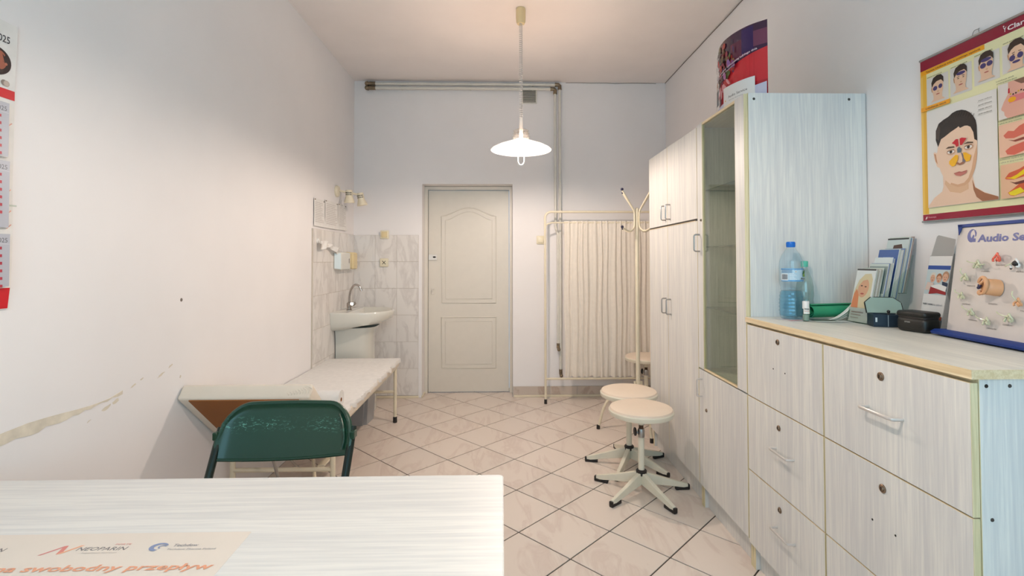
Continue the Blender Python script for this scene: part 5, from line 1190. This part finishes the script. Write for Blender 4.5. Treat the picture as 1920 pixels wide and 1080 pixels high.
def cases():
    # open dark blue box with pale green lining
    ax = V(.95, -.30, 0).normalized(); bx = V(.30, .95, 0).normalized(); O = V(1.352, 1.790, ZT)
    t = thing('open_box', O, 'dark blue box with open lid and pale green lining', 'box')
    m = xfm(O, ax, bx); W, D, H_ = .115, .058, .045
    b = MB()
    b.box(0, W, 0, D, .001, .005, .0005, 1, m); b.box(0, W, 0, .005, .005, H_, .001, 1, m); b.box(0, W, D-.005, D, .005, H_, .001, 1, m); b.box(0, .005, .005, D-.005, .005, H_, .001, 1, m); b.box(W-.005, W, .005, D-.005, .005, H_, .001, 1, m)
    obj('tray', b, 'navy', t)
    b = MB(); b.box(.006, W-.006, .006, D-.006, .006, H_-.012, .002, 1, m); ins = obj('insert', b, 'boxin', t)
    b = MB(); b.tube([m @ V(.055, .02, H_-.012), m @ V(.055, .02, H_+.008)], .004, 8); b.ball(m @ V(.055, .02, H_+.010), .0055); b.tube([m @ V(.07, .025, H_-.008), m @ V(.10, .035, H_-.002)], .0035, 6); obj('fittings', b, 'black', ins)
    # lid hinged at the back, tilted open towards the wall
    R_ = m @ Matrix.Translation((0, D, H_)) @ Matrix.Rotation(math.radians(62), 4, 'X')
    b = MB(); b.prism([R_ @ V(0, 0, 0), R_ @ V(W, 0, 0), R_ @ V(W, .042, 0), R_ @ V(W-.022, .062, 0), R_ @ V(.022, .062, 0), R_ @ V(0, .042, 0)], (R_.to_3x3() @ V(0, 0, .004))); lid = obj('lid', b, 'boxin', t)
    e = [V(0, 0, -.001), V(0, .042, -.001), V(.022, .062, -.001), V(W-.022, .062, -.001), V(W, .042, -.001), V(W, 0, -.001)]
    b = MB()
    for p, q in zip(e, e[1:]):
        p2, q2 = R_ @ p, R_ @ q; nn = R_.to_3x3() @ V(0, 0, 1); dd = (q2-p2).normalized(); oo = dd.cross(nn)
        b.prism([p2, q2, q2+nn*.004-V(0, 0, 0), p2+nn*.004], oo*-.003)
    b.prism([R_ @ V(.004, .038, -.0012), R_ @ V(.024, .060, -.0012), R_ @ V(W-.024, .060, -.0012), R_ @ V(W-.004, .038, -.0012), R_ @ V(W-.03, .042, -.0012), R_ @ V(.03, .042, -.0012)], R_.to_3x3() @ V(0, 0, -.006))
    obj('lid_edge', b, 'blackbox', lid)
    P = Print((0, 0, 0), (1, 0, 0), (0, 1, 0), (0, 0, -1), .0001, warp=lambda a, c, h: R_ @ V(a, c, -.0075-h)); P.text('signia', .062, .066, .008, '#d5d8d6', .01, .018) if 0 else P.rect(.052, .0520, .068, .0565, '#c7cbc8'); P.build('label', lid)
    P = Print((0, 0, 0), (1, 0, 0), (0, 0, 1), (0, -1, 0), .0001, warp=lambda a, c, h: m @ V(a, -.0004-h, c)); P.rect(.045, .002, .0475, .044, '#8fa0a8'); P.rect(.006, .018, .012, .034, '#cfd8da'); P.build('tape', t)
    # black closed case
    ax = V(.16, -.987, 0).normalized(); bx = V(.987, .16, 0).normalized(); O = V(1.374, 1.716, ZT); m = xfm(O, ax, bx); W, D, H_ = .104, .070, .070
    t = thing('hearing_aid_case', O, 'closed black rounded case on the worktop in front of the display board', 'case')
    b = MB(); b.box(0, W, 0, D, .0, H_*.70, .014, 4, m); obj('case_body', b, 'blackbox', t)
    b = MB(); b.box(0, W, 0, D, H_*.70, H_, .013, 4, m); obj('lid', b, 'blackbox', t)
    b = MB(); b.box(.003, W-.003, .003, D-.003, H_*.55, H_*.85, .012, 3, m); obj('seam', b, 'black', t)
    P = Print((0, 0, 0), (1, 0, 0), (0, 0, 1), (0, -1, 0), .0001, warp=lambda a, c, h: m @ V(a, -.0006-h, c)); P.text('signia', .035, .031, .0075, '#c9c7c2', .01, .018) if 0 else P.text('SONAR', .034, .031, .0062, '#b9b7b2', .01, .020); P.build('lettering', t)
    b = MB(); b.ball(m @ V(.003, .001, .055), .0022); obj('snap', b, 'steel', t)
cases()
def easel_flyer():
    A = V(1.488, 1.755, ZT); B_ = V(1.468, 1.640, ZT); ax = (B_-A).normalized(); bx = V(-ax.y, ax.x, 0) if V(-ax.y, ax.x, 0).x > 0 else V(ax.y, -ax.x, 0)
    up = (V(0, 0, 1)+bx*.17).normalized(); m = xfm(A, ax, bx, up); W, H_ = .112, .335
    t = thing('easel_flyer', A, 'folded standing flyer with reading family picture and blue band', 'flyer')
    pts = [(0, 0), (W, 0), (W, H_-.018), (.026, H_), (.018, H_-.005), (0, H_-.10)]
    b = MB(); b.prism([m @ V(a, 0, c) for a, c in pts], m.to_3x3() @ V(0, .0012, 0)); obj('card', b, 'paper', t)
    b = MB(); b.prism([m @ V(W*.2, .002, H_*.8), m @ V(W*.8, .002, H_*.8), m @ V(W*.8, .002, H_*.8)+V(.02, 0, 0), V(0, 0, 0)+(m @ V(W*.5, .09, 0))], V(.0008, .0008, 0)); obj('back_strut', b, 'paper', t)
    P = Print((0, 0, 0), (1, 0, 0), (0, 0, 1), (0, -1, 0), .0001, warp=lambda a, c, h: m @ V(a, -.0003-h, c))
    P.poly([(0, .205), (W, .205), (W, H_-.018), (.026, H_), (.018, H_-.005), (0, H_-.10)], '#a9a5a1'); P.poly([(0, .258), (W, .258), (W, .262), (0, .262)], '#a9a5a1')
    P.rect(0, .225, W, .260, '#e6e3e0'); P.rect(0, .213, W, .227, '#27489a'); P.rect(0, .125, W, .213, '#c6d3d6'); P.rect(0, .040, W, .125, '#e8e5e2'); P.rect(0, .0, W, .040, '#8f8d8c')
    for cx, cy, r, hc in ((.034, .182, .015, '#d9d2c6'), (.066, .180, .014, '#a5683c'), (.097, .186, .016, '#b58a6a')):
        P.ell(cx, cy+.005, r, r*1.05, hc); P.ell(cx, cy-.001, r*.8, r*.9, '#deac8e'); P.ell(cx-.005, cy+.001, .0015, .0012, '#3a2a22'); P.ell(cx+.005, cy+.001, .0015, .0012, '#3a2a22'); P.ell(cx, cy-.007, .004, .0014, '#b34f44')
    P.poly([(.085, .172), (.112, .168), (.112, .140), (.09, .145)], '#27304a'); P.poly([(.012, .168), (.045, .166), (.05, .14), (.005, .14)], '#e0c9bd'); P.poly([(.038, .130), (.07, .142), (.108, .132), (.112, .155), (.072, .163), (.035, .156)], '#eceae6'); P.poly([(.028, .126), (.07, .131), (.112, .127), (.112, .137), (.07, .145), (.032, .152)], '#a12b2b')
    P.text('muzyka i rozmowa', .008, .088, .010, '#5b5d66', .02, .05); P.text('bez zakłóceń', .060, .088, .010, '#9a9ba2', .0, .045); P.rect(0, .041, W, .044, '#27489a'); P.rect(W-.014, .040, W, .052, '#e05a34'); P.text('SONAR', .030, .018, .020, '#4a4a4c', .02, .062)
    P.build('printed_face', t)
easel_flyer()
def display_board():
    O = V(1.432, 1.60, ZT+.004); u = V(-.0940, -.9956, 0); w = V(.12926, -.0122, .9915); n = u.cross(w)  # n points into the room
    m = xfm(O, u, -n, w)  # local y goes away from the viewer
    Wd, H_ = .50, .356
    t = thing('display_board', O, 'grey display board of ear moulds with blue frame on the worktop', 'display board')
    b = MB(); b.box(.018, Wd, .002, .010, .0, H_-.002, .0008, 1, m); obj('panel', b, 'boardgrey', t)
    b = MB(); b.box(.022, Wd, -.003, .012, H_-.010, H_, .001, 1, m); b.prism([m @ V(.020, -.003, H_), m @ V(.040, -.003, H_-.003), m @ V(.029, -.003, H_-.035)], m.to_3x3() @ V(0, .002, 0)); obj('top_frame', b, 'blue', t)
    b = MB(); b.prism([(a[0], a[1], a[2]) for a in (m @ V(0, -.030, -.003), m @ V(0, -.034, .004), m @ V(0, -.022, .013), m @ V(0, .016, .018), m @ V(0, .03, -.0), m @ V(0, .03, -.003))], m.to_3x3() @ V(Wd, 0, 0)); obj('foot_bar', b, 'blue', t)
    b = MB(); b.prism([m @ V(.06, .011, .02), m @ V(.06, .011, .28), V(XR-.01, 1.54, ZT)], V(0, -.004, 0)); obj('rear_strut', b, 'boardgrey', t)
    P = Print((0, 0, 0), (1, 0, 0), (0, 0, 1), (0, -1, 0), .00012, warp=lambda a, c, h: m @ V(a, .0018-h, c))
    c1 = [(.0745+.0175*math.cos(a), .318+.021*math.sin(a)) for a in [PI*.45+i*.2 for i in range(18)]]
    c2 = [(.0790+.0105*math.cos(a), .322+.014*math.sin(a)) for a in [PI*.45+i*.2 for i in range(18)]]
    P.poly(c1+c2[::-1], '#1b3080'); P.poly([(.072, .298), (.0895, .298), (.0890, .309), (.082, .309), (.083, .318), (.079, .322), (.074, .312)], '#1b3080'); P.poly([(.080, .338), (.086, .334), (.0905, .326), (.0895, .316), (.086, .314), (.085, .324), (.082, .331)], '#1b3080')
    P.text('Audio Service', .0965, .298, .0305, '#1b3080', .035, .238)
    for s, x, z in (('otoplastyka', .122, .206), ('WKŁADKA WEWNĄTRZ', .170, .2245), ('filtr', .236, .207), ('szpunt', .078, .160), ('pierścień', .068, .102), ('OTOPLASTYKA', .160, .110), ('szkieletowa', .098, .056), ('otwarta', .166, .039), ('półszkieletowa', .214, .056), ('muszla', .262, .100)): P.text(s, x, z, .0062, '#857c76', .012, .030)
    P.build('lettering', t)
    def mould(x, z, r, mat='clearmould', tube=None, seed=1, sy=1):
        random.seed(seed); mm = m @ Matrix.Translation((x, -.010, z))
        b = MB(); pts = []
        for i in range(14):
            a = -.6+i*.36; pts.append(mm @ V(r*.75*math.cos(a)*random.uniform(.8, 1.1), -.002-.004*math.sin(a*2), r*sy*math.sin(a)*random.uniform(.85, 1.1)))
        b.tube(smooth(pts, 4), .0028, 8); tt = bmesh.new(); bmesh.ops.create_icosphere(tt, subdivisions=2, radius=r*.55)
        for v in tt.verts: v.co = Vector((v.co.x*.9, v.co.y*.8, v.co.z*1.1))*(1+.25*math.sin(v.co.x*900+v.co.z*700+seed))
        b.add(tt, mm @ Matrix.Translation((r*.2, 0, -r*.2))); o = obj('ear_mould', b, mat, t, ang=70)
        if tube:
            b = MB(); b.tube(smooth([mm @ V(0, -.004, .004), mm @ V(tube[0]*.5, -.014, tube[1]*.6), mm @ V(tube[0], -.010, tube[1])], 5), .0017, 8); obj('sound_tube', b, 'clearmould', o)
    mould(.122, .226, .013, tube=(-.028, .010), seed=2); mould(.128, .222, .009, tube=(.03, .004), seed=9)
    mould(.186, .246, .013, 'coral', seed=3, sy=1.1); mould(.246, .229, .014, 'white', tube=(-.02, -.008), seed=4); mould(.082, .185, .013, tube=(-.006, .028), seed=5); mould(.078, .127, .011, tube=(-.018, .018), seed=6)
    mould(.120, .079, .011, tube=(-.026, .018), seed=7); mould(.176, .058, .012, tube=(-.03, .014), seed=8); mould(.245, .076, .013, tube=(-.03, .014), seed=10); mould(.266, .122, .012, 'flesh', tube=(-.01, .03), seed=12)
    b = MB(); b.ball(m @ V(.249, -.014, .230), .008); b.ball(m @ V(.232, -.01, .216), .003); obj('black_insert', b, 'black', t)
    # the big silicone ear: stub with a flaring auricle facing left
    mm = m @ Matrix.Translation((.190, 0, .160)) @ Matrix.Diagonal((.82, .9, .88, 1))
    b = MB(); 
    prof = [(.027, 0), (.028, -.010), (.0265, -.022), (.027, -.030)]
    tt = bmesh.new(); rings = []
    for i, (r, yy) in enumerate(prof+[(.023, -.035), (.012, -.032), (0, -.028)]):
        rings.append([tt.verts.new((r*.72*math.cos(a)+yy*.35, yy, r*1.0*math.sin(a)-.1*r*math.cos(a))) for a in [2*PI*k/28 for k in range(28)]] if r > 0 else [tt.verts.new((yy*.35, yy, 0))])
    for p, q in zip(rings, rings[1:]):
        for k in range(28):
            if len(q) == 1: tt.faces.new((p[k], p[(k+1) % 28], q[0]))
            else: tt.faces.new((p[k], p[(k+1) % 28], q[(k+1) % 28], q[k]))
    bmesh.ops.recalc_face_normals(tt, faces=tt.faces[:]); b.add(tt, mm); ear = obj('ear_model', b, 'flesh', t, ang=60)
    b = MB(); pts = []
    for i in range(26):
        a = -2.2+i*.20; rr = .0215+.002*math.sin(a*2); pts.append(mm @ V(-.015+rr*.78*math.cos(a), -.040-.003*math.sin(a), rr*1.22*math.sin(a)+.002))
    b.tube(pts, [.0035+.0022*math.sin(PI*i/25) for i in range(26)], 10); b.tube(smooth([mm @ V(-.028, -.038, -.005), mm @ V(-.022, -.042, .006), mm @ V(-.012, -.043, .014), mm @ V(-.004, -.040, .020)], 5), .0035, 10); b.ball(mm @ V(-.026, -.038, -.022), .0075, .8, .7, 1.1); obj('auricle', b, 'flesh', ear, ang=70)
    b = MB(); b.ball(mm @ V(-.024, -.041, .001), .0065, .8, .7, 1); b.ball(mm @ V(-.029, -.040, -.006), .0045); obj('blue_mould', b, 'navyball', ear)
display_board()
def red_poster():
    # sheet standing on the tall cabinet, bowed towards the room
    pts = [V(1.190, 2.185, 0), V(1.138, 2.245, 0), V(1.106, 2.33, 0), V(1.098, 2.42, 0), V(1.115, 2.51, 0), V(1.150, 2.585, 0)]
    C_ = smooth(pts, 10); L = [0]
    for p, q in zip(C_, C_[1:]): L.append(L[-1]+(q-p).length)
    T = L[-1]; z0, Hh = 2.0335, .352
    def at(s):  # s from the left (far) end
        s = T-s; s = max(0, min(T-1e-6, s))
        for i in range(len(L)-1):
            if L[i] <= s <= L[i+1]: k = (s-L[i])/(L[i+1]-L[i]); return C_[i].lerp(C_[i+1], k), (C_[i+1]-C_[i]).normalized()
        return C_[-1], (C_[-1]-C_[-2]).normalized()
    def w(a, c, h):
        p, d = at(a); nn = V(-d.y, d.x, 0); nn = nn if nn.x < 0 else -nn
        return p+nn*(h+.0004)+V(0, 0, z0+c)
    t = thing('advert_poster', (1.12, 2.4, z0), 'curved red advertising poster standing on top of the display cabinet', 'poster')
    b = MB(); b.grid(lambda u, v: w(T*u, Hh*v, -.0008), 40, 4, .0004); obj('sheet', b, 'paper', t, ang=70)
    P = Print((0, 0, 0), (0, 1, 0), (0, 0, 1), (-1, 0, 0), .00012, warp=w)
    n = 22
    def band(x0, x1, fa, fb, c):  # strip between two height functions
        P.k += 1
        for i in range(n):
            a, q = x0+(x1-x0)*i/n, x0+(x1-x0)*(i+1)/n; P.poly([(a*T, fa(a)*Hh), (q*T, fa(q)*Hh), (q*T, fb(q)*Hh), (a*T, fb(a)*Hh)], c, True)
    band(0, 1, lambda x: 0, lambda x: 1, '#b3202b'); band(.18, 1, lambda x: .22+.02*x, lambda x: .42+.24*x, '#c92a33'); band(.35, 1, lambda x: .42+.24*x, lambda x: 1, '#38173a')
    band(0, .45, lambda x: .45, lambda x: 1, '#5c1c22'); band(.55, .8, lambda x: .62, lambda x: .86, '#5a1d3c'); band(.86, 1.0, lambda x: .70, lambda x: .90, '#6b3350'); band(.72, .86, lambda x: .58+.1*x, lambda x: .98, '#2d1450')
    random.seed(5)
    for _ in range(90):
        x = random.uniform(.01, .62); y = random.uniform(.42, .93)
        P.ell(x*T, y*Hh, random.uniform(.004, .016), random.uniform(.006, .022), random.choice(['#7a1f24', '#2b1418', '#a12a24', '#4a2a5c', '#6b4a2c', '#8c2a3c', '#301c3c', '#54602c']), random.uniform(-.6, .6), 8)
    for x, y, c in ((.30, .72, '#c0392b'), (.55, .62, '#8c5a9c'), (.62, .58, '#7a3a6c'), (.47, .48, '#b06a9c'), (.38, .62, '#b3362c'), (.1, .72, '#5a3a6c')): P.ell(x*T, y*Hh, .012, .022, c, .4, 12)
    band(.18, .30, lambda x: .14, lambda x: .36, '#2a1a1c'); P.poly([(.19*T, .36*Hh), (.20*T, .46*Hh), (.24*T, .50*Hh), (.28*T, .46*Hh), (.295*T, .36*Hh), (.27*T, .38*Hh), (.24*T, .46*Hh), (.21*T, .37*Hh)], '#e3b9a6'); P.ell(.10*T, .14*Hh, .010, .024, '#301c20', .1)
    for i in range(7): P.ell((.33+.035*i)*T, (.26+.012*i+.04*math.sin(i*2.3))*Hh, .007, .022, '#dd8f96', (-.5+.2*i), 10)
    P.line(.50*T, .225*Hh, .68*T, .265*Hh, .0018, '#d8a13c')
    for i in range(6): P.text('światło dźwięku', .26*T, (.66-.032*i)*Hh, .009, '#c9a6b0', .0, (.14-.02*(i % 2))*T, .20)
    P.text('Słyszysz wyraźniej, żyjesz pełniej każdego dnia', .26*T, (.50)*Hh, .013, '#d9c4d2', .02, .66*T, .17); P.text('w każdej sytuacji akustycznej', .26*T, (.46)*Hh, .011, '#c9b4c2', .02, .40*T, .17)
    band(0, 1, lambda x: 0, lambda x: .015+.19*max(0, x-.05)**.9, '#c9c6da'); band(.46, .885, lambda x: .035, lambda x: .30-.04*(x < 0), '#e9e7e4')
    P.text('Audio Service', .55*T, .135*Hh, .017, '#6a6763', .01, .26*T, .03); P.text('aparaty słuchowe', .56*T, .095*Hh, .009, '#a5a29e', 0, .20*T, .02); P.ell(.50*T, .115*Hh, .0035, .004, '#e0b23c')
    P.build('printed_picture', t, 'gloss')
red_poster()
